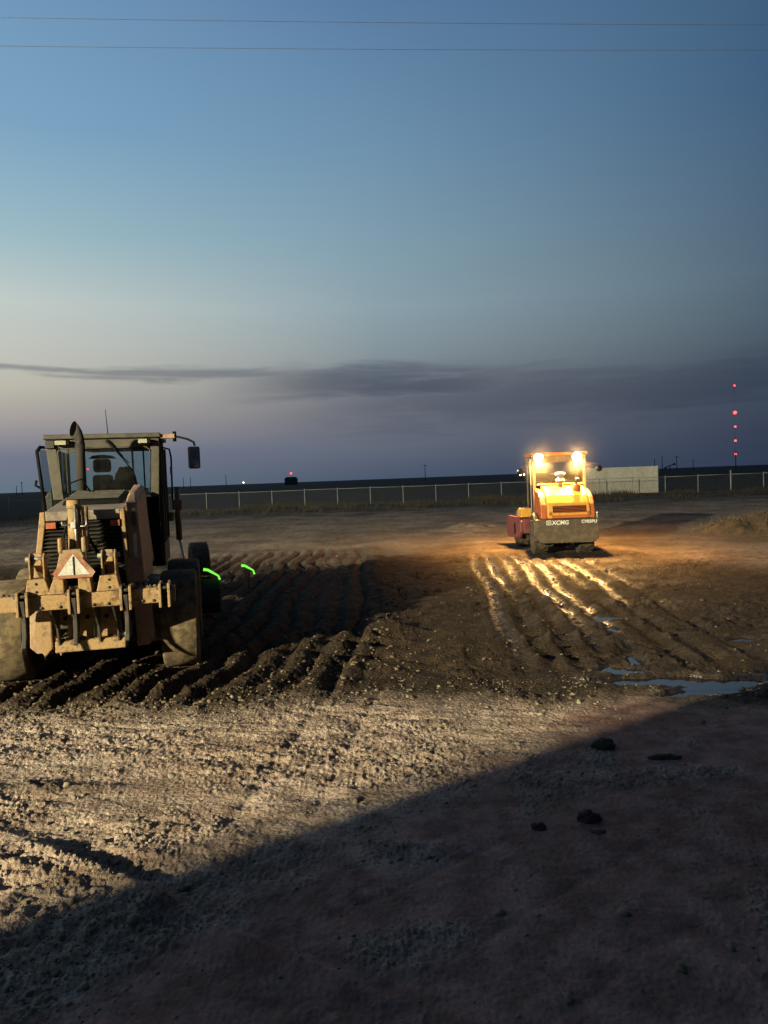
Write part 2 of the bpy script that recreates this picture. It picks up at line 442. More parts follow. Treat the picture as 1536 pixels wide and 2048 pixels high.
def ground_fields(X, Y):
    """height, mud, wet, scrub, brown at world points"""
    near = 1 - sst(40, 75, np.abs(Y))
    wob = fbm(X * 0.5, Y * 0.5, 5, 4)
    wob2 = fbm(X * 1.7, Y * 1.7, 9, 3)
    # how far each soil reaches
    mud = sst(7.2, 8.4, Y + 0.5 * wob + 0.35 * wob2 + 0.05 * X) * (1 - sst(20.5, 25, Y + 1.8 * wob - 0.10 * np.abs(X)))
    mud *= 1 - 0.75 * sst(6.6, 10, X + wob) * sst(15, 19, Y)
    brown = sst(18, 23, Y)
    scrub = sst(62, 72, Y + 3 * wob)
    scrub = np.maximum(scrub, 0.8 * sst(48, 60, Y + 5 * wob + 3 * wob2))
    z = 0.035 * fbm(X * 0.22, Y * 0.22, 21, 3)
    # dry crumbled caliche in front
    cal = (1 - mud) * near
    lump = fbm(X * 5.5, Y * 5.5, 31, 4, 0.6)
    crumb = 0.45 * np.abs(fbm(X * 11, Y * 11, 41, 2, 0.5)) + 0.9 * np.abs(fbm(X * 27, Y * 27, 45, 2, 0.6))
    streak = fbm(X * 2.6 + 0.5 * wob, Y * 9.0 + 2.2 * X, 51, 3, 0.6)
    patch = sst(-0.25, 0.35, fbm(X * 0.8, Y * 0.8, 61, 3))
    close = 1 - sst(14, 30, Y)
    vary = 0.35 + 0.85 * sst(-0.35, 0.35, fbm(X * 0.9 + 7, Y * 1.3, 131, 4)) 
    # smoother lane over the shaded right foreground; its tint deepens the shade
    packed_shade = sst(-0.35, 0.75, X - 0.95 * (Y - 4.0) + 1.35 + 1.0 * wob + 0.35 * wob2) * (1 - sst(7.4, 8.6, Y))
    packed_shade *= 1 - 0.65 * sst(0.25, 0.55, fbm(X * 1.1 + 4, Y * 1.5, 171, 3))
    rough = vary * (1 - 0.80 * packed_shade)
    z += cal * close * rough * (0.012 * lump + 0.034 * crumb)
    z += cal * close * (1 - 0.7 * packed_shade) * (0.016 * np.tanh(2.6 * streak) * patch + 0.010 * np.tanh(3.0 * fbm(X * 1.3 - 0.6 * Y, Y * 5.0 + 1.2 * X, 181, 3, 0.6)))
    tr = np.mod((X * 0.55 - Y * 0.80) / 0.62 + 0.12 * wob2, 1.0)
    z -= cal * close * packed_shade * 0.008 * np.exp(-((tr - 0.5) / 0.07) ** 2) * sst(-0.1, 0.3, wob)
    z += near * (1 - close) * (0.085 * fbm(X * 0.6, Y * 0.9, 71, 4) + 0.05 * np.maximum(fbm(X * 1.6, Y * 1.6, 76, 3), 0) + 0.03 * lump)
    # worked soil: crumbly, with clods
    clod = np.maximum(fbm(X * 7.5, Y * 7.5, 81, 3, 0.55), -0.1)
    soft = sst(-0.3, 0.4, fbm(X * 0.9 + 3, Y * 0.9, 91, 3))
    grit = np.abs(fbm(X * 17, Y * 17, 141, 2, 0.6))
    z += mud * (0.045 * clod * (0.3 + 0.9 * soft) + 0.030 * grit * (0.4 + 0.8 * soft) + 0.045 * fbm(X * 2.2, Y * 2.2, 101, 4))
    # furrows left by the ripper, running away from the camera beside the grader
    gY = np.where(Y < 13, 0.36 - 0.012 * (13 - Y) ** 2, 0.36 - 0.03 * (Y - 13))
    s = X - gY + 0.045 * wob2 + 0.22 * wob
    fur = sst(-8.5, -7.5, s) * (1 - sst(-0.75, -0.45, s)) * sst(8.0, 8.9, Y + 0.4 * wob2) * (1 - sst(24, 27, Y + wob))
    ridge = 1 - np.abs(np.mod(s / 0.42, 1.0) * 2 - 1)
    ridge = sst(0.1, 0.85, ridge) - 0.45
    mud_flat = fur * 0.6
    z = z * (1 - mud_flat)
    rid_h = 0.45 + 0.85 * _hash(np.floor(s / 0.42), np.zeros_like(s), 5)
    z += fur * (ridge * rid_h * (0.13 - 0.05 * sst(12, 16, Y)) * (0.95 + 0.25 * wob2) + 0.030 * grit * (1 - 0.6 * sst(12, 15, Y)))
    # a higher windrow just right of the furrows, and the mound at its near end
    wr = np.exp(-((s + 0.40) / 0.20) ** 2) * sst(10.4, 11.6, Y) * (1 - sst(24, 27, Y))
    z += 0.11 * wr * (0.8 + 0.5 * wob2) + 0.13 * bump(X, Y, 0.0, 11.35, 0.42, 0.30, 0.3)
    # curved blade marks sweeping right in front of the grader's shadow
    rr = np.hypot((X - 1.5) / 1.25, Y - 12.9); th = np.arctan2(Y - 12.9, X - 1.5)
    swm = sst(-2.95, -2.5, th) * (1 - sst(-1.15, -0.6, th)) * sst(1.3, 1.6, rr) * (1 - sst(3.4, 4.2, rr))
    z += swm * 0.095 * (np.abs(np.mod(rr / 0.62 + 0.25 * wob2, 1.0) * 2 - 1) - 0.5)
    # smoother flats where the blade has passed
    # wet wheel ruts behind the roller
    wet = np.zeros_like(X)
    for i, c in enumerate(RUTS):
        xc = c + 0.075 * (Y - 20.5) + 0.05 * np.sin(Y * 0.9 + i) + 0.05 * wob2
        d = (X - xc)
        on = sst(8.0, 9.5, Y) * (1 - sst(21.5, 23.5, Y))
        prof = np.exp(-(d / 0.10) ** 2)
        lug = 0.5 + 0.5 * np.sin(2 * math.pi * (Y + 0.4 * d) / 0.24)
        z += on * (-0.050 * prof + 0.022 * np.exp(-((np.abs(d) - 0.19) / 0.05) ** 2) * (0.5 + 1.4 * wob2) + 0.022 * lug * prof)
        k = (0.7, 0.9, 0.6, 1.0, 1.0, 0.65, 1.0, 0.5)[i]
        wet = np.maximum(wet, k * on * np.exp(-(d / 0.115) ** 4) * sst((8.0, 14, 15, 9.5, 8.5, 14, 11, 14)[i], (8.0, 14, 15, 9.5, 8.5, 14, 11, 14)[i] + 3.0, Y + 1.5 * wob) * (0.65 + 0.35 * sst(-0.3, 0.2, wob2)))
    # general dampness of the strip behind the roller
    damp = sst(1.6, 2.6, X) * (1 - sst(6.0, 7.2, X)) * sst(8, 10, Y) * (1 - sst(22, 24, Y))
    wet = np.maximum(wet, 0.25 * damp * sst(-0.1, 0.5, wob2))
    # puddle hollows
    hol = np.zeros_like(X)
    for cx, cy, rx, ry, ro in PUDDLES:
        hol = np.maximum(hol, np.exp(-((bump(X, Y, cx, cy, rx * 1.35, ry * 1.5, ro) * 0 + 1) * 0)) * bump(X + 0.16 * wob2, Y + 0.07 * lump + 0.05 * wob2, cx, cy, rx * 1.1, ry * 1.15, ro))
    z = z * (1 - 0.30 * sst(0.15, 0.6, hol)) - 0.085 * sst(0.10, 0.60, hol)
    wet = np.maximum(wet, 0.85 * sst(0.03, 0.3, hol))
    mud = np.maximum(mud, sst(0.02, 0.2, hol))
    dk = bump(X, Y, 4.6, 7.75, 1.5, 0.55, 0.2)
    mud = np.maximum(mud, 0.9 * sst(0.15, 0.6, dk + 0.25 * wob2)); z += 0.04 * dk * clod
    # foreground details: raised tyre pad at the left, a tread edge, brown clod strip, faint wheel track
    e0, e1 = np.array([-2.15, 4.72]), np.array([-1.36, 4.22])
    t = ((X - e0[0]) * (e1[0] - e0[0]) + (Y - e0[1]) * (e1[1] - e0[1])) / ((e1 - e0) ** 2).sum()
    dline = ((X - e0[0]) * (e1[1] - e0[1]) - (Y - e0[1]) * (e1[0] - e0[0])) / np.hypot(*(e1 - e0))   # + on the near-left side
    wide = sst(-1.2, 0.1, t) * (1 - sst(1.0, 1.15, t))
    z += wide * (0.030 * sst(-0.06, 0.01, dline) * (1 - sst(0.45, 0.9, dline)) + 0.026 * np.exp(-((dline - 0.03) / 0.045) ** 2))
    z -= wide * 0.03 * np.exp(-((dline + 0.14) / 0.08) ** 2)
    pad = wide * sst(0.08, 0.14, dline) * (1 - sst(0.6, 0.9, dline))
    z += pad * 0.012 * np.sin(2 * math.pi * (t * 5.2 + 0.35 * np.abs(np.mod(dline / 0.42, 1) * 2 - 1) * 2 + 0.25 * wob2))
    strip = bump(X, Y, -2.75, 5.85, 0.62, 0.12, -0.10) + 0.6 * bump(X, Y, -3.6, 5.7, 0.6, 0.12, 0.0)
    z += strip * (0.05 + 0.06 * clod)
    mud = np.maximum(mud, 0.65 * sst(0.25, 0.75, strip + 0.2 * wob2) * (Y < 8))
    for xc in (-0.98, -0.42):
        d = X - (xc + 0.16 * (Y - 6.4) + 0.03 * wob2)
        z -= 0.018 * np.exp(-(d / 0.05) ** 2) * sst(4.8, 5.4, Y) * (1 - sst(8.0, 8.8, Y))
    rid = bump(X, Y, -0.72, 3.72, 0.42, 0.05, -0.55)
    z += 0.05 * rid + 0.02 * rid * lump
    # where the machines stand the soil is pressed flat
    for wx in (-1.04, 1.04):
        for wy in (0.0, 1.52):
            a, b = g2w(wx, wy)
            k = np.clip(bump(X, Y, a, b, 0.34, 0.38, G_YAW) * 1.6, 0, 1)
            z = z * (1 - k) - 0.03 * k
    k = np.clip(1.5 * bump(X, Y, R_O[0] + 0.1, R_O[1] + 1.7, 1.15, 1.9, R_YAW), 0, 1)
    z = z * (1 - k) - 0.015 * k
    # low bank by the fence, gently rolling plain beyond
    z += 0.28 * np.exp(-((Y - 63) / 5.0) ** 2) * (0.6 + 0.6 * wob)
    z += sst(120, 400, np.abs(Y)) * 0.9 * fbm(X * 0.004, Y * 0.004, 111, 3)
    return z, np.clip(mud, 0, 1), np.clip(wet, 0, 1), scrub, brown, packed_shade * (1 - np.clip(mud, 0, 1))

# ------------------------------------------------------------------ ground: one sheet to the horizon
def make_ground():
    ys = [-6000, -1500, -400, -120, -50, -25, -14, -8, -5, -3, -1.5, -0.3, 0.8, 1.5]
    y = 2.0
    while y < 10: ys.append(y); y *= 1.0033
    while y < 75: ys.append(y); y *= 1.0045
    while y < 12000: ys.append(y); y *= 1.06
    ys = np.array(ys)
    us = list(np.linspace(-0.74, 0.74, 880))
    u = 0.745; side = []
    while u < 60: side.append(u); u *= 1.09
    us = np.array([-q for q in side[::-1]] + us + side)
    Y = np.repeat(ys[:, None], len(us), 1)
    X = us[None, :] * np.sqrt(ys * ys + 1.0)[:, None]
    z, mud, wet, scrub, brown, packed_shade = ground_fields(X.ravel(), Y.ravel())
    nr, nc = len(ys), len(us)
    co = np.stack([X.ravel(), Y.ravel(), z], 1)
    i = np.arange((nr - 1) * (nc - 1)); r, c = i // (nc - 1), i % (nc - 1)
    a = r * nc + c
    quads = np.stack([a, a + 1, a + nc + 1, a + nc], 1)
    me = bpy.data.meshes.new('ground')
    me.vertices.add(len(co)); me.vertices.foreach_set('co', co.ravel())
    me.loops.add(quads.size); me.loops.foreach_set('vertex_index', quads.ravel())
    me.polygons.add(len(quads)); me.polygons.foreach_set('loop_start', np.arange(len(quads)) * 4)
    me.polygons.foreach_set('use_smooth', np.ones(len(quads), dtype=bool))
    me.update(calc_edges=True)
    for nm, dat in (('mud', mud), ('wet', wet), ('scrub', scrub), ('brown', brown), ('packed_shade', packed_shade)):
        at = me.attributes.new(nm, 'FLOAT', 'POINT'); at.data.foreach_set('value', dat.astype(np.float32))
    me.materials.append(MATS['earth'])
    o = bpy.data.objects.new('ground', me); COL.objects.link(o)
    tag(o, 'churned caliche and mud yard running out to dark plain', None, None, 'structure')
make_ground()

def hz(x, y):
    return float(ground_fields(np.array([float(x)]), np.array([float(y)]))[0][0])

# puddles: flat water showing where the ground dips below it
def puddle(cx, cy, rx, ry, rot, lv=-0.062):
    b = MB(); n = 28
    vs = [(0, 0, 0)] + [(rx * 1.9 * math.cos(2 * math.pi * k / n), ry * 2.0 * math.sin(2 * math.pi * k / n), 0) for k in range(n)]
    b.add(vs, [(0, 1 + k, 1 + (k + 1) % n) for k in range(n)])
    o = b.build('puddle', 'puddle_water', None, loc=(cx, cy, lv), rot=(0, 0, rot))
    return o
for i, p in enumerate(PUDDLES):
    o = puddle(*p, lv=-0.037 - 0.0011 * i)
    tag(o, None, None, None, 'structure')

# ------------------------------------------------------------------ loose clods (uncountable)
def icosa():
    t = (1 + 5 ** 0.5) / 2
    v = np.array([(-1, t, 0), (1, t, 0), (-1, -t, 0), (1, -t, 0), (0, -1, t), (0, 1, t), (0, -1, -t), (0, 1, -t), (t, 0, -1), (t, 0, 1), (-t, 0, -1), (-t, 0, 1)], float)
    v /= np.linalg.norm(v[0])
    f = np.array([(0, 11, 5), (0, 5, 1), (0, 1, 7), (0, 7, 10), (0, 10, 11), (1, 5, 9), (5, 11, 4), (11, 10, 2), (10, 7, 6), (7, 1, 8),
                  (3, 9, 4), (3, 4, 2), (3, 2, 6), (3, 6, 8), (3, 8, 9), (4, 9, 5), (2, 4, 11), (6, 2, 10), (8, 6, 7), (9, 8, 1)])
    return v, f
IV, IF = icosa()
def clod_mass(name, mat, X, Y, size, label):
    n = len(X); size = np.minimum(size, 0.034)
    z = ground_fields(X, Y)[0]
    jit = 1 + 0.5 * rng.uniform(-1, 1, (n, 12, 1))
    sc = size[:, None, None] * np.stack([rng.uniform(0.7, 1.4, n), rng.uniform(0.7, 1.4, n), rng.uniform(0.5, 0.9, n)], 1)[:, None, :]
    a = rng.uniform(0, 6.28, n); ca, sa = np.cos(a)[:, None], np.sin(a)[:, None]
    v = IV[None] * jit * sc
    vx = v[..., 0] * ca - v[..., 1] * sa + X[:, None]; vy = v[..., 0] * sa + v[..., 1] * ca + Y[:, None]
    vz = v[..., 2] + (z + size * 0.22)[:, None]
    co = np.stack([vx, vy, vz], -1).reshape(-1, 3)
    fs = (IF[None] + (np.arange(n) * 12)[:, None, None]).reshape(-1, 3)
    me = bpy.data.meshes.new(name)
    me.vertices.add(len(co)); me.vertices.foreach_set('co', co.ravel())
    me.loops.add(fs.size); me.loops.foreach_set('vertex_index', fs.ravel())
    me.polygons.add(len(fs)); me.polygons.foreach_set('loop_start', np.arange(len(fs)) * 3)
    me.update(calc_edges=True)
    me.materials.append(MATS[mat])
    o = bpy.data.objects.new(name, me); COL.objects.link(o)
    tag(o, label, 'dirt', None, 'stuff')
def scatter(n, x0, x1, y0, y1, dens):
    X = rng.uniform(x0, x1, n); Y = np.exp(rng.uniform(math.log(y0), math.log(y1), n))
    k = rng.uniform(0, 1, n) < dens(X, Y)
    return X[k], Y[k]
X, Y = scatter(17000, -7, 7, 7.6, 24, lambda x, y: np.clip((np.abs(x) < 0.62 * y) * (0.25 + 0.75 * sst(-0.2, 0.4, fbm(x * 0.8, y * 0.8, 91, 3))) * ((x < 0.3) * 0.85 + 0.15), 0, 1))
clod_mass('mud_clods', 'clod', X, Y, np.exp(rng.normal(math.log(0.013), 0.5, len(X))), 'loose brown clods scattered over the ripped soil')
X, Y = scatter(26000, -5.2, 4.2, 3.0, 8.6, lambda x, y: np.clip((np.abs(x) < 0.62 * y) * (0.15 + 0.85 * sst(-0.1, 0.5, fbm(x * 1.1, y * 1.1, 161, 3))) * (1 - 0.93 * ground_fields(x, y)[5]), 0, 1))
clod_mass('caliche_crumbs', 'pale_clod', X, Y, np.exp(rng.normal(math.log(0.0052), 0.6, len(X))), 'pale caliche crumbs strewn over the foreground')

# ------------------------------------------------------------------ single dark clods in the shaded foreground
def boulder(name, mat, x, y, rx, ry, rzz, label, cat, seed, group=None):
    bm = bmesh.new(); bmesh.ops.create_icosphere(bm, subdivisions=4, radius=1.0)
    co = np.array([v.co[:] for v in bm.verts])
    d = 1 + 0.32 * fbm(co[:, 0] * 1.6 + seed, co[:, 1] * 1.6 + co[:, 2], seed, 4) + 0.15 * fbm(co[:, 2] * 4 + seed, co[:, 0] * 4 + co[:, 1], seed + 3, 3)
    for v, k in zip(bm.verts, d):
        v.co = Vector((v.co.x * rx * k, v.co.y * ry * k, v.co.z * rzz * k))
    me = bpy.data.meshes.new(name); bm.to_mesh(me); bm.free(); me.materials.append(MATS[mat])
    o = bpy.data.objects.new(name, me); COL.objects.link(o)
    o.location = (x, y, hz(x, y) + rzz * 0.22)
    tag(o, label, cat, group)
    return o
boulder('dirt_clod', 'dark_clod', 1.33, 5.02, 0.085, 0.06, 0.055, 'largest dark clod lying alone in the shaded foreground', 'clod', 3)
boulder('dirt_clod', 'dark_clod', 0.97, 4.93, 0.05, 0.04, 0.032, 'small dark clod just left of the largest shaded clod', 'clod', 8)
boulder('dirt_clod', 'dark_clod', 1.83, 6.32, 0.10, 0.08, 0.075, 'ragged dark clod at the edge of the floodlit ground', 'clod', 12)
boulder('dirt_clod', 'dark_clod', 2.24, 6.02, 0.13, 0.05, 0.03, 'flat dark clod right of the ragged edge clod', 'clod', 17)
boulder('dirt_clod', 'clod', 1.35, 4.83, 0.05, 0.02, 0.015, 'thin pale sliver of earth below the largest dark clod', 'clod', 23)

# ------------------------------------------------------------------ dirt piles
def pile(name, x, y, rx, ry, h, seed, label, mat='clod', grass=0):
    n = 70
    g = np.linspace(-1.3, 1.3, n)
    A, Bv = np.meshgrid(g, g)
    prof = np.clip(1 - (A ** 2 + Bv ** 2), -0.25, 1)
    nx = fbm(A * 2.2 + seed, Bv * 2.2, seed, 5, 0.6)
    H = h * (prof * (1 + 0.85 * nx) + 0.14 * nx) + h * 0.22 * np.maximum(fbm(A * 9 + seed, Bv * 9, seed + 5, 3, 0.6), 0)
    H = np.where(prof < 0, H - 0.15 * h, H)
    XX, YY = A * rx, Bv * ry
    gz = ground_fields((XX + x).ravel(), (YY + y).ravel())[0].reshape(n, n)
    b = MB()
    vs = [(XX[i, j], YY[i, j], H[i, j] + min(gz[i, j], 0.03)) for i in range(n) for j in range(n)]
    fs = [(i * n + j, i * n + j + 1, (i + 1) * n + j + 1, (i + 1) * n + j) for i in range(n - 1) for j in range(n - 1)]
    b.add(vs, fs, True)
    root = empty(name, (x, y, 0))
    tag(root, label, 'dirt pile')
    b.build('heap', mat, root)
    if grass:
        q = MB()
        for k in range(grass):
            a, r = random.uniform(0, 6.28), math.sqrt(random.random()) * 0.95
            px, py = r * math.cos(a), r * math.sin(a)
            i = min(n - 1, max(0, int((py + 1.3) / 2.6 * (n - 1)))); j = min(n - 1, max(0, int((px + 1.3) / 2.6 * (n - 1))))
            z0 = H[i, j]; t = random.uniform(0.08, 0.28); dx_, dy_ = random.uniform(-0.14, 0.14), random.uniform(-0.14, 0.14)
            w = random.uniform(0.006, 0.014)
            q.add([(px * rx - w, py * ry, z0 - 0.02), (px * rx + w, py * ry, z0 - 0.02), (px * rx + dx_, py * ry + dy_, z0 + t)], [(0, 1, 2)])
        go = q.build('dry_weeds', 'dry_grass', root)
        go['kind'] = 'stuff'
    return root
pile('dirt_pile', 12.9, 26.3, 2.0, 1.4, 0.50, 4, 'weedy brown dirt pile at the right edge beyond the roller', 'pile_earth', 700)
pile('dirt_pile', 15.2, 25.6, 1.6, 1.3, 0.42, 6, 'lower dirt pile cut off by the right edge, against the weedy pile', 'pile_earth', 300)
pile('dirt_pile', 3.9, 32.5, 1.7, 1.4, 0.20, 9, 'low grey-brown gravel mound left of and behind the roller', 'gravel')

# ------------------------------------------------------------------ weeds along the fence (uncountable)
def weeds():
    q = MB(); V = []; F = []
    n = 26000
    xs = rng.uniform(-34, 40, n); ys = rng.normal(62, 3.0, n)
    cl = sst(-0.15, 0.45, fbm(xs * 0.35, ys * 0.35, 201, 3))
    keep = rng.uniform(0, 1, n) < 0.08 + 0.92 * cl
    xs, ys, cl = xs[keep], ys[keep], cl[keep]
    zs = ground_fields(xs, ys)[0]
    h = rng.uniform(0.12, 0.34, len(xs)) + 0.40 * cl * rng.uniform(0, 1, len(xs)) ** 2
    w = rng.uniform(0.015, 0.035, len(xs)); ddx = rng.uniform(-0.2, 0.2, len(xs)); ddy = rng.uniform(-0.2, 0.2, len(xs))
    v = np.stack([np.stack([xs - w, ys, zs - 0.05], 1), np.stack([xs + w, ys, zs - 0.05], 1), np.stack([xs + ddx, ys + ddy, zs + h], 1)], 1).reshape(-1, 3)
    f = np.arange(len(v)).reshape(-1, 3)
    me = bpy.data.meshes.new('dry_weeds')
    me.vertices.add(len(v)); me.vertices.foreach_set('co', v.ravel())
    me.loops.add(f.size); me.loops.foreach_set('vertex_index', f.ravel())
    me.polygons.add(len(f)); me.polygons.foreach_set('loop_start', np.arange(len(f)) * 3)
    me.update(calc_edges=True); me.materials.append(MATS['dry_scrub'])
    o = bpy.data.objects.new('dry_weeds', me); COL.objects.link(o)
    tag(o, 'dry dead weeds growing along the chain-link fence', 'weeds', None, 'stuff')
weeds()

# ------------------------------------------------------------------ chain-link fence
def fence():
    Yf = 69.0
    root = empty('chain_link_fence', (0, Yf, 0))
    tag(root, 'galvanised chain-link fence running across behind the yard', 'fence')
    x = -41.0; i = 0
    pb = None
    xs = []
    while x < 46:
        xs.append(x); x += 3.06
    term = min(xs, key=lambda q: abs(q - 31.8))
    dark = None
    for x in xs:
        z0 = hz(x, Yf)
        big = abs(x - term) < 0.1 or abs(x + 34.88) < 0.2
        h = 1.95 if big else 1.66
        b = MB().tube([(0, 0, -0.3), (0, 0, h)], 0.062 if big else 0.036, 10)
        b.lathe([(h, 0.066 if big else 0.04), (h + 0.03, 0.045), (h + 0.045, 0.0)], 10, 'z')
        b.build('fence_post', 'galvanised', root, loc=(x, 0, z0))
    for k in range(len(xs) - 1):
        a, c = xs[k], xs[k + 1]
        za, zc = hz(a, Yf), hz(c, Yf)
        MB().tube([(a, -0.02, za + 1.58), (c, -0.02, zc + 1.58)], 0.024, 8).build('top_rail', 'galvanised', root)
        b = MB(); b.add([(a, -0.05, za + 0.02), (c, -0.05, zc + 0.02), (c, -0.05, zc + 1.56), (a, -0.05, za + 1.56)], [(0, 1, 2, 3)])
        b.build('wire_mesh', 'chain_link', root)
fence()

# ------------------------------------------------------------------ shipping containers
def corrugated(b, p0, p1, z0, z1, pitch=0.28, depth=0.007, flip=1):
    """corrugated wall from p0 to p1 (2D), profile pushed along the wall normal"""
    p0, p1 = Vector(p0), Vector(p1); L = (p1 - p0).length; d = (p1 - p0) / L; n = Vector((d.y, -d.x)) * flip
    pts = []; t = 0.0
    while t < L - pitch:
        for f, o in ((0.0, 0), (0.30, 0), (0.5, 1), (0.80, 1)):
            pts.append((t + f * pitch, o))
        t += pitch
    pts.append((L, 0))
    vs = []
    for z in (z0, z1):
        for s_, o in pts:
            q = p0 + d * s_ - n * (depth * o); vs.append((q.x, q.y, z))
    m = len(pts)
    b.add(vs, [(i, i + 1, m + i + 1, m + i) for i in range(m - 1)])
def container(name, loc, rz, L, H, wall, label, group=None):
    Wd = 2.44
    root = empty(name, loc, rz); tag(root, label, 'container', group)
    b = MB()
    corrugated(b, (0.08, -Wd / 2 + 0.02), (L - 0.08, -Wd / 2 + 0.02), 0.16, H - 0.10)
    corrugated(b, (L - 0.08, Wd / 2 - 0.02), (0.08, Wd / 2 - 0.02), 0.16, H - 0.10)
    corrugated(b, (L - 0.02, -Wd / 2 + 0.08), (L - 0.02, Wd / 2 - 0.08), 0.16, H - 0.10)
    b.build('corrugated_wall', wall, root)
    for x in (0, L - 0.14):
        for y in (-Wd / 2, Wd / 2 - 0.14):
            MB().box(x, x + 0.14, y, y + 0.14, 0, H).build('corner_post', wall, root, 0.006)
    for z in (0.03, H - 0.15):
        for y in (-Wd / 2 + 0.01, Wd / 2 - 0.09):
            MB().box(0.142, L - 0.142, y, y + 0.08, z, z + 0.13).build('side_rail', wall, root)
    MB().box(0.02, L - 0.02, -Wd / 2 + 0.03, Wd / 2 - 0.03, H - 0.045, H - 0.012).build('roof', wall, root)
    MB().box(0.02, L - 0.02, -Wd / 2 + 0.03, Wd / 2 - 0.03, 0.06, 0.14).build('floor', 'dark_metal', root)
    for y0, y1 in ((-Wd / 2 + 0.142, -0.004), (0.004, Wd / 2 - 0.142)):
        dr = MB().box(0.03, 0.075, y0, y1, 0.17, H - 0.16).build('door', wall, root, 0.006)
        MB().tube([(0.01, (y0 + y1) / 2 - 0.2, 0.12), (0.01, (y0 + y1) / 2 - 0.2, H - 0.12)], 0.02, 8).build('lock_bar', 'steel', dr)
        MB().tube([(0.01, (y0 + y1) / 2 + 0.2, 0.12), (0.01, (y0 + y1) / 2 + 0.2, H - 0.12)], 0.02, 8).build('lock_bar', 'steel', dr)
    return root
container('shipping_container', (19.4, 73.2, 0.05), R(0.5), 7.4, 2.62, 'container_white', 'pale corrugated container standing behind the fence right of the roller')
# two unseen stacked containers, added beside the camera to throw the foreground shadow
cdir = math.atan2(0.549, 0.836)
for k, lab in ((0, 'lower grey unseen container added to cast the foreground shadow'), (1, 'upper grey unseen container added to cast the foreground shadow')):
    container('shipping_container', (-13.84 + 0.549 * 1.22, -8.37 - 0.836 * 1.22, 0.02 + k * 2.6), cdir, 13.7, 2.59, 'container_grey', lab, 'added shadow casters')

# ------------------------------------------------------------------ light tower behind the camera
def add_spot(name, loc, aim, watt, colr, cone, blend, radius, parent=None):
    d = bpy.data.lights.new(name, 'SPOT'); d.energy = watt; d.color = colr; d.spot_size = R(cone); d.spot_blend = blend; d.shadow_soft_size = radius
    o = bpy.data.objects.new(name, d); COL.objects.link(o)
    o.location = loc; o.rotation_euler = (Vector(aim) - Vector(loc)).to_track_quat('-Z', 'Y').to_euler()
    if parent:
        o.parent = parent
    return o
def light_tower():
    HT = 13.6
    yaw = R(-38)
    root = empty('floodlight_pole', TOWER, yaw); tag(root, 'tall steel floodlight pole behind and left of the camera', 'floodlight pole')
    MB().box(-0.45, 0.45, -0.45, 0.45, -0.3, 0.35).build('footing', 'container_grey', root, 0.03)
    MB().tube([(0, 0, 0.3), (0, 0, 7.5), (0, 0, HT)], [0.20, 0.16, 0.11], 14).build('shaft', 'steel', root)
    MB().tube([(-0.9, 0, HT - 0.1), (0.9, 0, HT - 0.1)], 0.05).build('cross_arm', 'steel', root)
    M = Matrix.Translation(TOWER) @ Matrix.Rotation(yaw, 4, 'Z')
    for x in (-0.28, 0.28):
        h = MB().box(x - 0.24, x + 0.24, 0.06, 0.24, HT - 0.2, HT + 0.2).build('lamp_head', 'dark_metal', root, 0.02)
        MB().box(x - 0.21, x + 0.21, 0.245, 0.252, HT - 0.17, HT + 0.17).build('lens', 'flood_lamp', h)
        p = M @ Vector((x, 0.34, HT))
        add_spot('floodlight', p, (1.0, 14.0, 0.3), FLOOD_WATT / 2, FLOOD_COL, 80, 0.5, 0.15)
light_tower()

# ------------------------------------------------------------------ motor grader (x right, y forward, z up)
def wheel(parent, x, y, z, rad, width, tyre_mat, rim_mat, lugs=0, steer=0.0, rim_r=0.40, lug_h=0.008):
    w = empty('wheel', (x, y, z), steer, parent)
    hw = width / 2
    b = MB()
    b.lathe([(-hw * 0.62, rim_r), (-hw * 0.95, rim_r + 0.06), (-hw, rad * 0.82), (-hw * 0.985, rad * 0.935), (-hw * 0.93, rad * 0.968), (-hw * 0.85, rad * 0.985), (0, rad * 0.992),
             (hw * 0.85, rad * 0.985), (hw * 0.93, rad * 0.968), (hw * 0.985, rad * 0.935), (hw, rad * 0.82), (hw * 0.95, rim_r + 0.06), (hw * 0.62, rim_r)], 48, 'x')
    for k in range(lugs):
        for s in (-1, 1):
            a = 2 * math.pi * (k + (0.25 if s > 0 else -0.25)) / lugs
            Mx = Matrix.Rotation(a, 4, 'X') @ Matrix.Translation((s * hw * 0.46, 0, rad * 0.97)) @ Matrix.Rotation(s * R(32), 4, 'Z')
            b.box(-hw * 0.52, hw * 0.52, -0.034, 0.034, -0.03, lug_h, Mx)
    b.build('tyre', tyre_mat, w)
    r = MB()
    r.lathe([(hw * 0.70, rim_r + 0.012), (hw * 0.74, rim_r - 0.01), (hw * 0.60, rim_r - 0.03), (hw * 0.25, rim_r - 0.06), (hw * 0.10, 0.18), (hw * 0.45, 0.15), (hw * 0.45, 0.001)], 32, 'x')
    r.lathe([(-hw * 0.70, rim_r + 0.012), (-hw * 0.74, rim_r - 0.01), (-hw * 0.60, rim_r - 0.03), (-hw * 0.2, rim_r - 0.06), (-hw * 0.1, 0.001)], 32, 'x')
    for k in range(10):
        t = 2 * math.pi * k / 10
        r.tube([(hw * 0.40, 0.125 * math.cos(t), 0.125 * math.sin(t)), (hw * 0.56, 0.125 * math.cos(t), 0.125 * math.sin(t))], 0.014, 6)
    r.build('rim', rim_mat, w)
    return w

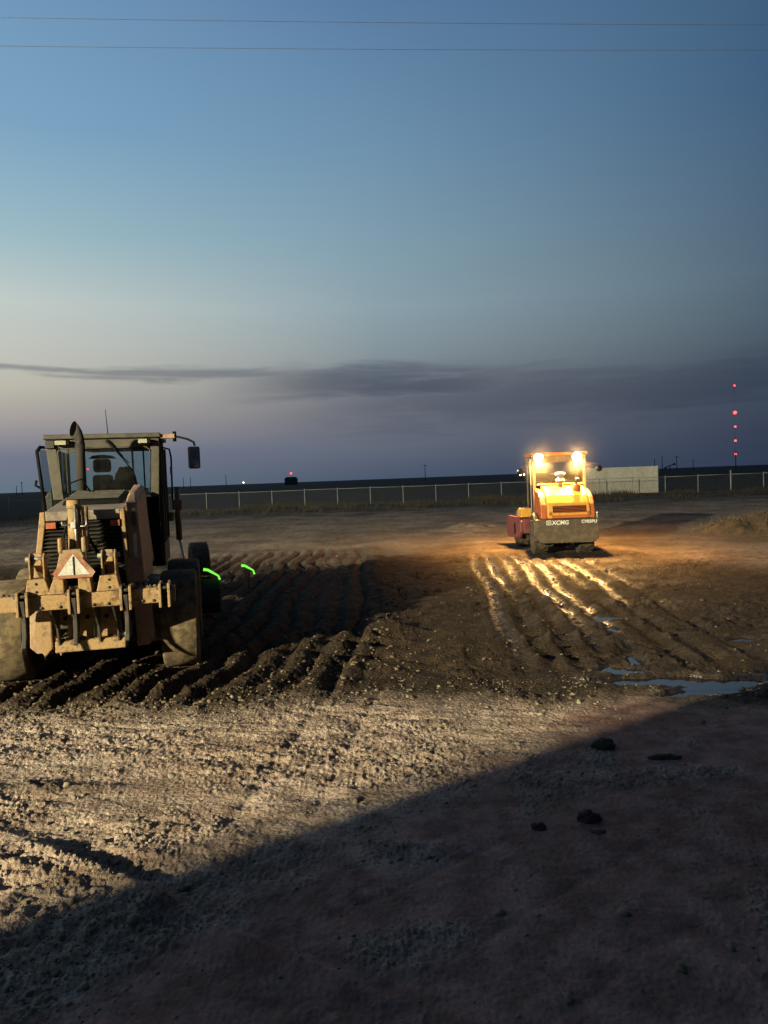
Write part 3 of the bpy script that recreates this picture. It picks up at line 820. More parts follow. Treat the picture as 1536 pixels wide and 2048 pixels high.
def grader():
    g = empty('motor_grader', (G_O[0], G_O[1], -0.02), G_YAW)
    tag(g, 'tan motor grader with rear ripper, seen from behind at left', 'motor grader')
    P = lambda b, n, m, bev=0.0, par=None: b.build(n, m, par or g, bev)
    # running gear
    for x in (-1.04, 1.04):
        wheel(g, x, 0.0, 0.64, 0.655, 0.47, 'muddy_tyre', 'rim')
        wheel(g, x * 1.02, 1.52, 0.64, 0.655, 0.47, 'muddy_tyre', 'rim')
        s = 1 if x > 0 else -1
        P(MB().prism([(-0.35, 0.45), (-0.25, 0.86), (1.77, 0.86), (1.87, 0.45), (1.6, 0.36), (-0.1, 0.36)], s * 0.62, s * 0.80, 'x'), 'tandem_case', 'tan', 0.02)
    wheel(g, -1.12, 5.95, 0.60, 0.62, 0.38, 'muddy_tyre', 'rim', steer=R(6))
    wheel(g, 1.22, 5.95, 0.60, 0.62, 0.38, 'muddy_tyre', 'rim', steer=R(6))
    P(MB().tube([(-1.0, 5.95, 0.62), (1.05, 5.95, 0.62)], 0.12), 'front_axle', 'dark_metal')
    P(MB().box(-0.46, 0.46, -0.85, 1.95, 0.74, 1.22).box(-0.30, 0.30, -0.5, 1.6, 0.50, 0.738), 'rear_frame', 'dark_metal', 0.02)
    P(MB().hexa([(-0.16, 1.9, 0.9), (0.16, 1.9, 0.9), (0.16, 3.6, 1.55), (-0.16, 3.6, 1.55)], [(-0.16, 1.9, 1.2), (0.16, 1.9, 1.2), (0.16, 3.6, 1.9), (-0.16, 3.6, 1.9)])
      .hexa([(-0.16, 3.6, 1.55), (0.16, 3.6, 1.55), (0.16, 6.2, 0.75), (-0.16, 6.2, 0.75)], [(-0.16, 3.6, 1.9), (0.16, 3.6, 1.9), (0.16, 6.2, 1.25), (-0.16, 6.2, 1.25)]), 'front_frame', 'tan', 0.02)
    # blade, slanted under the frame, and its hydraulic cylinders
    prof = [(3.32, 0.10), (3.26, 0.30), (3.30, 0.52), (3.40, 0.70), (3.43, 0.70), (3.335, 0.51), (3.30, 0.30), (3.355, 0.10)]
    P(MB().prism(prof, -1.70, 1.60, 'x'), 'blade', 'dark_metal', 0.0)
    P(MB().prism([(3.24, 0.08), (3.22, 0.30), (3.26, 0.54), (3.38, 0.74), (3.46, 0.74), (3.38, 0.08)], 1.602, 1.63, 'x'), 'blade_end_plate', 'tan', 0.004)
    P(MB().lathe([(0.72, 0.55), (0.80, 0.62), (0.72, 0.72), (0.64, 0.62)], 40, 'z', (0, 3.6, 0), True), 'blade_circle', 'dark_metal')
    for s in (-1, 1):
        c = P(MB().tube([(s * 0.92, 3.6, 2.42), (s * 0.93, 3.6, 1.45)], 0.055, 14), 'lift_cylinder', 'pink_tan')
        MB().tube([(s * 0.93, 3.6, 1.45), (s * 1.05, 3.58, 0.85)], 0.026, 12).build('rod', 'chrome', c)
        MB().box(s * 0.92 - 0.09, s * 0.92 + 0.09, 3.5, 3.7, 2.0, 2.18).build('trunnion', 'pink_tan', c, 0.02)
        P(MB().box(min(s * 0.16, s * 0.85), max(s * 0.16, s * 0.85), 3.52, 3.68, 1.80, 1.96), 'lift_arm', 'tan', 0.015)
    # engine hood, lower at the rear
    P(MB().hexa([(-0.67, -0.66, 1.24), (0.47, -0.66, 1.24), (0.60, 1.90, 1.24), (-0.67, 1.90, 1.24)],
                [(-0.53, -0.66, 2.15), (0.44, -0.66, 2.15), (0.50, 1.90, 2.40), (-0.54, 1.90, 2.40)]), 'hood', 'hood_tan', 0.035)
    P(MB().prism([(-0.655, 1.22), (-0.52, 2.17), (-0.465, 2.17), (-0.465, 2.02), (-0.595, 1.22)], -0.72, -0.655), 'corner_post', 'tan', 0.012)
    P(MB().prism([(0.485, 1.22), (0.455, 2.17), (0.40, 2.17), (0.40, 2.02), (0.44, 1.22)], -0.72, -0.655), 'corner_post', 'tan', 0.012)
    P(MB().prism([(-0.595, 1.22), (-0.465, 2.05), (0.40, 2.05), (0.44, 1.22)], -0.672, -0.662), 'grille_back', 'black')
    for k in range(17):
        z = 1.26 + k * 0.048
        f = (z - 1.22) / 0.83
        x0, x1 = -0.588 + 0.125 * f, 0.437 - 0.037 * f
        Mx = Matrix.Translation((0, -0.695, z)) @ Matrix.Rotation(R(28), 4, 'X')
        P(MB().box(x0, x1, -0.016, 0.016, -0.003, 0.003, Mx), 'grille_slat', 'dark_metal')
    for x in (-0.24, -0.02, 0.20):
        P(MB().box(x - 0.004, x + 0.004, -0.718, -0.712, 1.24, 2.03), 'grille_bar', 'dark_metal')
    P(MB().box(-0.462, 0.40, -0.715, -0.66, 2.052, 2.172), 'hood_lip', 'hood_tan', 0.012)
    for x0, x1 in ((-0.455, -0.345), (0.285, 0.395)):
        h = P(MB().box(x0 - 0.012, x1 + 0.012, -0.735, -0.675, 1.955, 2.047), 'tail_lamp', 'black', 0.004)
        MB().box(x0, x1, -0.742, -0.737, 1.965, 2.037).build('lens', 'amber_lens', h)
    # side enclosure with a vent window on the right, and its base
    sp = P(MB().hexa([(0.475, -0.60, 1.22), (0.64, -0.50, 1.22), (0.68, 0.45, 1.22), (0.475, 0.45, 1.22)],
                     [(0.455, -0.56, 2.26), (0.585, -0.44, 2.26), (0.63, 0.45, 2.40), (0.46, 0.45, 2.40)])
           .hexa([(0.457, -0.55, 2.262), (0.583, -0.43, 2.262), (0.628, 0.44, 2.402), (0.461, 0.44, 2.402)],
                 [(0.48, -0.30, 2.37), (0.56, -0.25, 2.37), (0.59, 0.40, 2.47), (0.48, 0.40, 2.47)]), 'side_enclosure', 'pink_tan', 0.02)
    MB().hexa([(0.52, -0.598, 1.95), (0.585, -0.560, 1.95), (0.582, -0.545, 1.96), (0.52, -0.575, 1.96)],
              [(0.53, -0.585, 2.16), (0.57, -0.560, 2.18), (0.57, -0.54, 2.18), (0.53, -0.56, 2.16)]).build('vent', 'olive', sp)
    P(MB().box(0.50, 0.535, -0.58, -0.30, 0.98, 1.215).box(0.575, 0.605, -0.54, -0.30, 1.05, 1.215).box(0.63, 0.66, -0.50, -0.25, 1.0, 1.215), 'step_bracket', 'pink_tan', 0.008)
    P(MB().box(0.535, 0.575, -0.62, -0.605, 1.55, 1.85, Matrix.Rotation(0, 4, 'Z')), 'worn_decal', 'reflect_white')
    # tan rear fender plate between ripper and right wheel
    P(MB().prism([(0.52, 0.42), (0.50, 1.0), (0.72, 1.0), (0.74, 0.50), (0.66, 0.42)], -0.62, -0.55), 'rear_plate', 'pink_tan', 0.01)
    P(MB().prism([(-0.52, 0.42), (-0.50, 1.0), (-0.72, 1.0), (-0.74, 0.50), (-0.66, 0.42)], -0.62, -0.55), 'rear_plate', 'pink_tan', 0.01)
    # louvred hatch on top of the hood
    hat = P(MB().hexa([(-0.40, 0.05, 2.225), (0.34, 0.05, 2.225), (0.36, 1.1, 2.328), (-0.42, 1.1, 2.328)], [(-0.38, 0.08, 2.285), (0.32, 0.08, 2.285), (0.34, 1.08, 2.388), (-0.40, 1.08, 2.388)]), 'hood_hatch', 'black', 0.01)
    for k in range(7):
        y = 0.15 + k * 0.14
        z = 2.296 + (y - 0.08) * 0.103
        MB().box(-0.36, 0.30, y - 0.012, y + 0.022, z, z + 0.016).build('louvre', 'dark_metal', hat)
    P(MB().tube([(-0.47, 0.95, 2.31), (-0.50, 0.9, 2.50), (-0.27, 0.9, 2.58), (-0.14, 0.95, 2.34)], 0.014, 8), 'grab_handle', 'black')
    # exhaust with a slash-cut mouth turned to the left
    ex = P(MB().tube([(-0.34, 1.3, 2.25), (-0.335, 1.3, 2.9), (-0.33, 1.3, 3.11)], 0.070, 20).tube([(-0.335, 1.3, 2.28), (-0.335, 1.3, 2.42)], 0.080, 20), 'exhaust_pipe', 'exhaust')
    # the top sweeps up and left into a tall slash-cut mouth that faces left and back
    n = 28; cm = Vector((-0.405, 1.25, 3.325)); vv = Vector((0.22, 0.0, 0.975)); uu = Vector((-0.75, 0.66, 0.0))
    def ring(f, k):
        out = []
        for j in range(n):
            t = 2 * math.pi * j / n
            p0 = Vector((-0.33 + 0.070 * k * math.cos(t), 1.3 + 0.070 * k * math.sin(t), 3.10))
            p1 = cm + vv * (0.118 * k * math.cos(t)) + uu * (0.070 * k * math.sin(t))
            out.append(p0.lerp(p1, f) + Vector((0.030 * math.sin(math.pi * f), 0, 0.02 * math.sin(math.pi * f) * math.cos(t))))
        return out
    fr_ = [0, 0.25, 0.5, 0.75, 1.0]
    rows = [ring(f, 1.0) for f in fr_] + [ring(f, 0.90) for f in fr_[::-1]]
    fs = [(i * n + j, i * n + (j + 1) % n, (i + 1) * n + (j + 1) % n, (i + 1) * n + j) for i in range(len(rows) - 1) for j in range(n)]
    MB().add([p for q in rows for p in q], fs, True).build('exhaust_mouth', 'exhaust', ex)
    MB().add([p_ + Vector((-0.0026, -0.003, 0.0006)) for p_ in ring(1.0, 0.93)], [tuple(range(n))]).build('throat', 'soot', ex)
    # ---- cab
    x0, x1, y0, y1, zb, zt = -0.94, 0.75, 2.0, 3.55, 1.15, 3.22
    P(MB().box(x0 - 0.03, x1 + 0.03, y0 - 0.06, y1 + 0.10, zt, zt + 0.075), 'cab_roof', 'olive', 0.015)
    P(MB().box(x0 + 0.002, x1 - 0.002, y0, y0 + 0.07, 3.085, zt - 0.002), 'rear_header', 'olive', 0.006)
    P(MB().hexa([(x0 + 0.07, y0, 2.28), (x0 + 0.22, y0, 2.28), (x0 + 0.22, y0 + 0.1, 2.28), (x0 + 0.07, y0 + 0.1, 2.28)], [(x0, y0, 3.084), (x0 + 0.15, y0, 3.084), (x0 + 0.15, y0 + 0.1, 3.084), (x0, y0 + 0.1, 3.084)]), 'pillar', 'olive', 0.008)
    P(MB().hexa([(x1 - 0.17, y0, 2.28), (x1 - 0.04, y0, 2.28), (x1 - 0.04, y0 + 0.1, 2.28), (x1 - 0.17, y0 + 0.1, 2.28)], [(x1 - 0.13, y0, 3.084), (x1, y0, 3.084), (x1, y0 + 0.1, 3.084), (x1 - 0.13, y0 + 0.1, 3.084)]), 'pillar', 'olive', 0.008)
    for x in (x0 + 0.02, x1 - 0.08):
        P(MB().box(x, x + 0.06, y1 - 0.06, y1, zb + 0.05, zt - 0.002), 'pillar', 'olive', 0.006)
        P(MB().box(x, x + 0.05, 2.75, 2.82, zb + 0.05, zt - 0.002), 'door_pillar', 'black', 0.006)
    P(MB().box(x0 + 0.07, x1 - 0.04, y0 + 0.002, y0 + 0.06, zb, 2.277), 'rear_panel', 'black', 0.01)
    P(MB().box(x0 + 0.05, x1 - 0.03, y0 + 0.065, y1 - 0.065, zb, zb + 0.08), 'cab_floor', 'black')
    P(MB().box(x0 + 0.09, x1 - 0.09, y1 - 0.055, y1 - 0.01, 3.08, zt - 0.002).box(x0 + 0.09, x1 - 0.09, y1 - 0.055, y1 - 0.01, zb + 0.08, 1.75), 'front_frame_panel', 'olive')
    P(MB().box(x0 + 0.16, x1 - 0.14, y0 + 0.03, y0 + 0.036, 2.28, 3.083), 'rear_window', 'cab_glass')
    P(MB().box(x0 + 0.09, x1 - 0.09, y1 - 0.04, y1 - 0.034, 1.752, 3.078), 'front_window', 'cab_glass')
    # rubber window surround
    fr = [(x0 + 0.21, 2.36), (x0 + 0.17, 3.03), (x0 + 0.23, 3.075), (x1 - 0.20, 3.075), (x1 - 0.145, 3.03), (x1 - 0.18, 2.36)]
    P(MB().tube([(a, y0 - 0.006, c) for a, c in fr], 0.010, 8), 'window_trim', 'olive')
    P(MB().box(x1 - 0.02, x1 - 0.015, 2.12, 2.75, zb + 0.35, 3.08).box(x1 - 0.02, x1 - 0.015, 2.83, 3.48, zb + 0.35, 3.08), 'side_window', 'side_glass')
    P(MB().box(x0 + 0.025, x0 + 0.03, 2.83, 3.48, zb + 0.35, 3.08), 'side_window', 'side_glass')
    P(MB().box(x1 - 0.035, x1 + 0.01, 2.11, 3.5, zb, zb + 0.35), 'door_sill', 'olive', 0.01)
    for y in (2.12, 2.74, 3.46):
        P(MB().box(x1 - 0.03, x1 + 0.022, y, y + 0.05, zb + 0.36, 3.1), 'window_bar', 'olive', 0.006)
    P(MB().tube([(x1 + 0.03, 2.2, 3.07), (x1 + 0.14, 2.3, 3.04), (x1 + 0.16, 2.35, 2.9), (x1 + 0.15, 2.35, 2.2)], 0.015, 8), 'grab_rail', 'black')
    P(MB().tube([(x1 + 0.152, 2.335, 2.75), (x1 + 0.152, 2.335, 2.62)], 0.02, 8), 'marker_lamp', 'amber_lens')
    # left door standing open
    d = P(MB().tube([(-1.02, 2.25, 1.75), (-1.10, 2.15, 3.05), (-1.06, 2.2, 3.12), (-0.965, 2.5, 3.12), (-0.965, 2.5, 1.70), (-1.02, 2.25, 1.75)], 0.028, 8), 'open_door', 'black')
    MB().add([(-1.015, 2.27, 1.8), (-0.97, 2.48, 1.8), (-0.97, 2.48, 3.08), (-1.075, 2.19, 3.08)], [(0, 1, 2, 3)]).build('pane', 'side_glass', d)
    MB().prism([(-1.12, 1.95), (-1.16, 2.25), (-1.06, 2.42), (-0.98, 2.42), (-0.98, 1.72)], 2.62, 2.72).build('door_panel', 'olive', d, 0.02)
    # work lamps on the cab
    for xa, xb in ((-0.79, -0.62), (0.44, 0.58)):
        h = P(MB().box(xa, xb + 0.05, y0 - 0.13, y0 - 0.03, 3.12, 3.20).box((xa + xb) / 2 - 0.02, (xa + xb) / 2 + 0.02, y0 - 0.08, y0 - 0.04, 3.20, 3.222), 'work_lamp', 'black', 0.008)
        MB().box(xa + 0.008, xb, y0 - 0.140, y0 - 0.132, 3.128, 3.194).build('lens', 'bulb_lens', h, 0.004)
    P(MB().box(x0 + 0.0, x0 + 0.13, y0 - 0.05, y0 - 0.003, 3.085, 3.205), 'air_intake', 'dark_metal', 0.005)
    P(MB().tube([(-0.04, y0 - 0.03, 3.19), (0.18, y0 - 0.035, 2.93)], 0.022, 8).tube([(0.10, y0 - 0.03, 3.02), (0.33, y0 - 0.03, 2.70)], 0.010, 6).tube([(0.02, y0 - 0.025, 3.12), (0.28, y0 - 0.025, 2.82)], 0.008, 6), 'wiper', 'black')
    P(MB().tube([(-0.07, 2.4, 3.29), (-0.065, 2.4, 3.34), (-0.085, 2.4, 3.72)], [0.012, 0.008, 0.004], 6), 'antenna', 'black')
    # right mirror on its arm
    P(MB().box(x1 + 0.03, x1 + 0.25, 1.98, 2.1, 3.20, 3.27), 'mirror_bracket', 'pink_tan', 0.008)
    ma = P(MB().tube([(x1 + 0.25, 2.02, 3.235), (x1 + 0.45, 2.0, 3.18), (x1 + 0.54, 2.0, 3.13), (x1 + 0.555, 2.0, 3.07)], 0.018, 8).tube([(x1 + 0.245, 2.03, 3.15), (x1 + 0.245, 2.03, 3.31)], 0.03, 10), 'mirror_arm', 'black')
    MB().box(x1 + 0.44, x1 + 0.63, 1.97, 2.04, 2.70, 3.06).build('mirror_housing', 'black', ma, 0.03)
    MB().box(x1 + 0.455, x1 + 0.615, 1.962, 1.968, 2.72, 3.04).build('mirror_glass', 'mirror', ma)
    P(MB().tube([(-1.04, 2.2, 2.45), (-1.16, 2.2, 2.52), (-1.14, 2.2, 2.60)], 0.02, 8), 'door_handle', 'black')
    # inside the cab
    st = P(MB().box(-0.36, -0.04, 2.52, 2.64, 1.95, 2.66).box(-0.34, -0.06, 2.50, 2.62, 2.70, 2.92).box(-0.40, 0.02, 2.64, 3.05, 1.85, 2.0), 'operator_seat', 'seat', 0.05)
    MB().prism([(-0.40, 2.93), (-0.34, 2.975), (-0.18, 2.99), (-0.04, 2.97), (0.03, 2.925)], 2.48, 2.66).build('head_rest', 'seat', st, 0.01)
    P(MB().tube([(0.40, 3.3, 1.25), (0.40, 3.3, 3.1)], 0.015, 6).tube([(0.22, 3.25, 1.25), (0.22, 3.25, 3.1)], 0.02, 6), 'cab_post', 'black')
    P(MB().box(-0.15, 0.25, 3.1, 3.35, 1.25, 2.25), 'control_console', 'black', 0.03)
    P(MB().lathe([(-0.01, 0.018), (0.01, 0.012), (0.012, 0.0)], 10, 'y', (-0.41, 2.47, 2.76)), 'indicator_light', 'red_spark')
    # ---- rear ripper
    P(MB().box(-1.12, 1.03, -1.40, -1.22, 1.065, 1.245), 'ripper_beam', 'tan', 0.015)
    P(MB().box(1.032, 1.045, -1.40, -1.22, 1.06, 1.25), 'beam_cap', 'pink_tan', 0.004)
    for xa, xb, xc, xd in ((-0.58, -0.31, -0.55, -0.36), (0.18, 0.44, 0.225, 0.41)):
        P(MB().prism([(xa, 1.247), (xb, 1.247), (xd, 1.43), (xc, 1.43)], -1.42, -1.20), 'bracket_base', 'tan', 0.01)
        for x in (xc + 0.012, xd - 0.028):
            P(MB().prism([(-1.36, 1.432), (-1.22, 1.432), (-1.20, 1.62), (-1.23, 1.70), (-1.31, 1.72), (-1.37, 1.66)], x, x + 0.018, 'x'), 'clevis_plate', 'tan', 0.004)
        P(MB().tube([(xc - 0.03, -1.29, 1.65), (xd + 0.03, -1.29, 1.65)], 0.030, 12), 'clevis_pin', 'steel')
        P(MB().prism([(-1.34, 1.58), (-1.28, 1.72), (-1.20, 1.70), (-0.72, 1.30), (-0.72, 1.14), (-1.25, 1.56)], (xc + xd) / 2 - 0.05, (xc + xd) / 2 + 0.05, 'x'), 'lift_link', 'tan', 0.012)
    P(MB().prism([(-0.34, 1.247), (-0.165, 1.247), (-0.165, 1.50), (-0.26, 1.46)], -1.43, -1.20).prism([(-0.01, 1.247), (0.135, 1.247), (0.115, 1.46), (-0.01, 1.50)], -1.43, -1.20), 'centre_bracket', 'tan', 0.01)
    P(MB().prism([(-0.27, 1.46), (0.12, 1.46), (0.02, 1.74), (-0.20, 1.74)], -1.33, -1.22), 'bracket_head', 'tan', 0.01)
    for x in (-0.20, 0.055):
        P(MB().box(x - 0.025, x + 0.025, -1.34, -1.14, 1.70, 1.88), 'cylinder_lug', 'tan', 0.02)
    cy = P(MB().tube([(-0.09, -1.05, 1.66), (-0.085, -0.98, 2.20)], 0.072, 20).tube([(-0.085, -0.98, 2.20), (-0.083, -0.97, 2.30)], 0.085, 20), 'ripper_cylinder', 'tan')
    MB().tube([(0.035, -1.03, 1.70), (0.03, -0.97, 2.22)], 0.042, 14).build('hose_guard', 'pink_tan', cy)
    MB().tube([(-0.05, -1.15, 1.62), (-0.062, -1.07, 2.26)], 0.016, 10).build('oil_line', 'steel', cy)
    MB().box(-0.10, -0.045, -1.18, -1.10, 1.98, 2.05).build('clamp', 'reflect_white', cy, 0.006)
    MB().tube([(-0.20, -1.13, 2.06), (-0.20, -1.13, 2.02), (-0.10, -1.13, 2.015)], 0.010, 8).tube([(-0.04, -1.13, 1.995), (0.05, -1.13, 1.995), (0.07, -1.13, 2.02), (0.07, -1.13, 2.07)], 0.010, 8).build('clamp_handle', 'steel', cy)
    # slow-moving-vehicle triangle
    def tri(k):
        cx, cz = -0.045, 1.545
        return [(cx + (x - cx) * k, cz + (z - cz) * k) for x, z in ((-0.085, 1.715), (-0.005, 1.715), (0.185, 1.485), (0.145, 1.425), (-0.235, 1.425), (-0.275, 1.485))]
    tr = P(MB().prism(tri(1.0), -1.455, -1.450), 'warning_triangle', 'red_border')
    MB().prism([(-0.045, 1.70), (0.125, 1.462), (-0.215, 1.462)], -1.459, -1.4555).build('reflector', 'reflect_white', tr)
    MB().box(-0.05, -0.04, -1.470, -1.460, 1.46, 1.67).build('mount_bolt', 'dark_metal', tr)
    # shank holders on the beam, each two plates with a dark pocket and a pin
    for xs in (-0.60, -0.06, 0.50, 0.93):
        P(MB().box(xs - 0.065, xs - 0.035, -1.50, -1.18, 1.02, 1.30).box(xs + 0.035, xs + 0.065, -1.50, -1.18, 1.02, 1.30), 'shank_holder', 'tan', 0.006)
        P(MB().box(xs - 0.034, xs + 0.034, -1.44, -1.405, 1.03, 1.29), 'holder_pocket', 'black')
        P(MB().tube([(xs - 0.09, -1.46, 1.25), (xs + 0.09, -1.46, 1.25)], 0.022, 10), 'holder_pin', 'dark_metal')
    for xs in (-0.60, -0.06, 0.50):
        P(MB().prism([(-1.49, 1.20), (-1.42, 1.20), (-1.40, 0.95), (-1.42, 0.78), (-1.50, 0.66), (-1.53, 0.68), (-1.47, 0.80), (-1.46, 0.95)], xs - 0.022, xs + 0.022, 'x'), 'ripper_shank', 'dark_metal', 0.005)
    # tool frame below the beam: upper plate with holes, lower plate and box
    up = P(MB().box(-0.37, 0.37, -0.92, -0.88, 0.81, 1.06), 'tool_plate', 'tan', 0.006)
    for x in (-0.26, -0.01, 0.21):
        MB().lathe([(0, 0.026), (-0.006, 0.026), (-0.006, 0.0)], 16, 'y', (x, -0.921, 0.885)).build('hole', 'black', up)
    P(MB().box(-0.25, 0.37, -0.86, -0.82, 0.60, 0.808), 'lower_plate', 'tan', 0.006)
    P(MB().prism([(-1.00, 0.49), (-0.98, 0.62), (-0.74, 0.64), (-0.64, 0.53), (-0.72, 0.44)], -0.38, 0.42, 'x'), 'push_block', 'tan', 0.012)
    P(MB().prism([(-0.62, 0.62), (-0.64, 0.72), (-0.58, 0.98), (-0.46, 1.04), (-0.42, 0.98), (-0.42, 0.53), (-0.51, 0.43)], -0.92, -0.72), 'side_cheek', 'tan', 0.015)
    P(MB().prism([(-0.41, 0.58), (-0.40, 0.68), (-0.28, 0.54), (-0.34, 0.42)], -0.88, -0.72), 'lower_lug', 'pink_tan', 0.01)
    P(MB().prism([(0.41, 0.54), (0.39, 1.0), (0.45, 1.04), (0.48, 0.60)], -0.92, -0.72), 'side_cheek', 'tan', 0.012)
    for x in (-0.33, -0.11, 0.13, 0.345):
        P(MB().prism([(-1.40, 1.06), (-0.93, 1.06), (-0.925, 0.60), (-1.00, 0.58), (-1.08, 0.80)], x - 0.011, x + 0.011, 'x'), 'web_plate', 'olive', 0.003)
    P(MB().tube([(0.05, -0.88, 0.81), (0.05, -0.88, 0.60)], 0.014, 8).tube([(0.085, -0.88, 0.81), (0.085, -0.88, 0.60)], 0.014, 8), 'guide_rods', 'steel')
    for x in (0.37, 0.43):
        P(MB().lathe([(-0.02, 0.0), (-0.02, 0.032), (0.02, 0.032), (0.02, 0.0)], 14, 'x', (x, -0.97, 0.66)), 'pin_boss', 'steel')
    # hydraulic hoses looping from the hood to the ripper cylinder
    for k, (xa, xb, dip) in enumerate(((-0.02, 0.10, 1.92), (0.01, 0.16, 1.84), (-0.15, -0.27, 1.90))):
        P(MB().tube([(xa, -0.98, 2.12), (xa + (xb - xa) * 0.3, -1.02, dip + 0.06), (xa + (xb - xa) * 0.7, -0.95, dip - 0.10), (xb, -0.80, dip - 0.22), (xb, -0.70, dip - 0.30)], 0.013, 8), 'hydraulic_hose', 'black')
    # bolt heads along the beam and on the brackets
    for x in (-0.95, -0.42, -0.22, 0.14, 0.30, 0.68, 0.80):
        P(MB().lathe([(0.0, 0.018), (-0.012, 0.018), (-0.012, 0.0)], 6, 'y', (x, -1.40, 1.10)), 'bolt_head', 'dark_metal')
    for x in (-0.46, 0.32):
        for z in (1.29, 1.38):
            P(MB().lathe([(0.0, 0.015), (-0.010, 0.015), (-0.010, 0.0)], 6, 'y', (x, -1.42, z)), 'bolt_head', 'dark_metal')
    # soil caked on the ripper and at the foot of the grille
    q = MB()
    for k in range(220):
        x = random.uniform(-0.95, 0.95); r_ = random.uniform(0.008, 0.028)
        pl = random.choice(((-1.30, 1.245, 0.07), (-0.74, 1.235, 0.06), (-0.86, 0.63, 0.10)))
        if pl[1] < 1 and abs(x) > 0.36: continue
        if abs(pl[0] + 0.74) < 0.01 and not -0.5 < x < 0.45: continue
        y = pl[0] + random.uniform(-pl[2], pl[2])
        jit = rng.uniform(0.6, 1.3, (12, 1))
        q.add((IV * jit * r_ + np.array([x, y, pl[1] + r_ * 0.3])).tolist(), [tuple(t_) for t_ in IF.tolist()])
    P(q, 'caked_soil', 'clod')['kind'] = 'stuff'
    # green glow stick lashed to the blade end
    gs = MB().tube([(1.33, 3.35, 0.90), (1.41, 3.35, 0.885), (1.585, 3.33, 0.775), (1.615, 3.33, 0.70)], [0.026, 0.024, 0.016, 0.020], 10)
    return g, gs
GR, GS = grader()
c_, s_ = math.cos(G_YAW), math.sin(G_YAW)
GS.v = [(G_O[0] + x * c_ - y * s_, G_O[1] + x * s_ + y * c_, z - 0.02) for x, y, z in GS.v]
tag(GS.build('glow_stick', 'green_glow'), 'bent green glow stick on the end of the grader blade', 'glow stick')
# second stick repeats a ghost image of the first; its stake is added
sx, sy = -3.02, 16.1
sz = hz(sx, sy)
tag(MB().box(sx - 0.012, sx + 0.012, sy - 0.02, sy + 0.02, sz - 0.2, 0.56).build('added_stake', 'clod', None, 0.003), 'thin dark stake added in the furrows to carry the ghost glow stick', 'stake')
tag(MB().tube([(sx - 0.13, sy - 0.04, 0.63), (sx - 0.05, sy - 0.04, 0.62), (sx + 0.12, sy - 0.04, 0.515), (sx + 0.145, sy - 0.04, 0.43)], [0.030, 0.026, 0.018, 0.022], 10).build('glow_stick', 'green_glow'),
    'ghost double of the bent green glow stick, on the added stake', 'glow stick')
# olive bundle inside the cab, beside the seat
bx, by = g2w(0.12, 2.62)
bm = bmesh.new(); bmesh.ops.create_icosphere(bm, subdivisions=4, radius=1.0)
co = np.array([v.co[:] for v in bm.verts]); dd = 1 + 0.30 * fbm(co[:, 0] * 1.5 + 2, co[:, 1] * 1.5 + co[:, 2], 77, 4)
for v, k in zip(bm.verts, dd):
    v.co = Vector((v.co.x * 0.21 * k, v.co.y * 0.18 * k, v.co.z * 0.40 * k))
me = bpy.data.meshes.new('equipment_bundle'); bm.to_mesh(me); bm.free(); me.materials.append(MATS['camo_cloth'])
ob = bpy.data.objects.new('equipment_bundle', me); COL.objects.link(ob); ob.location = (bx, by, 2.36)
tag(ob, 'olive brown bundle beside the seat inside the grader cab', 'bundle')

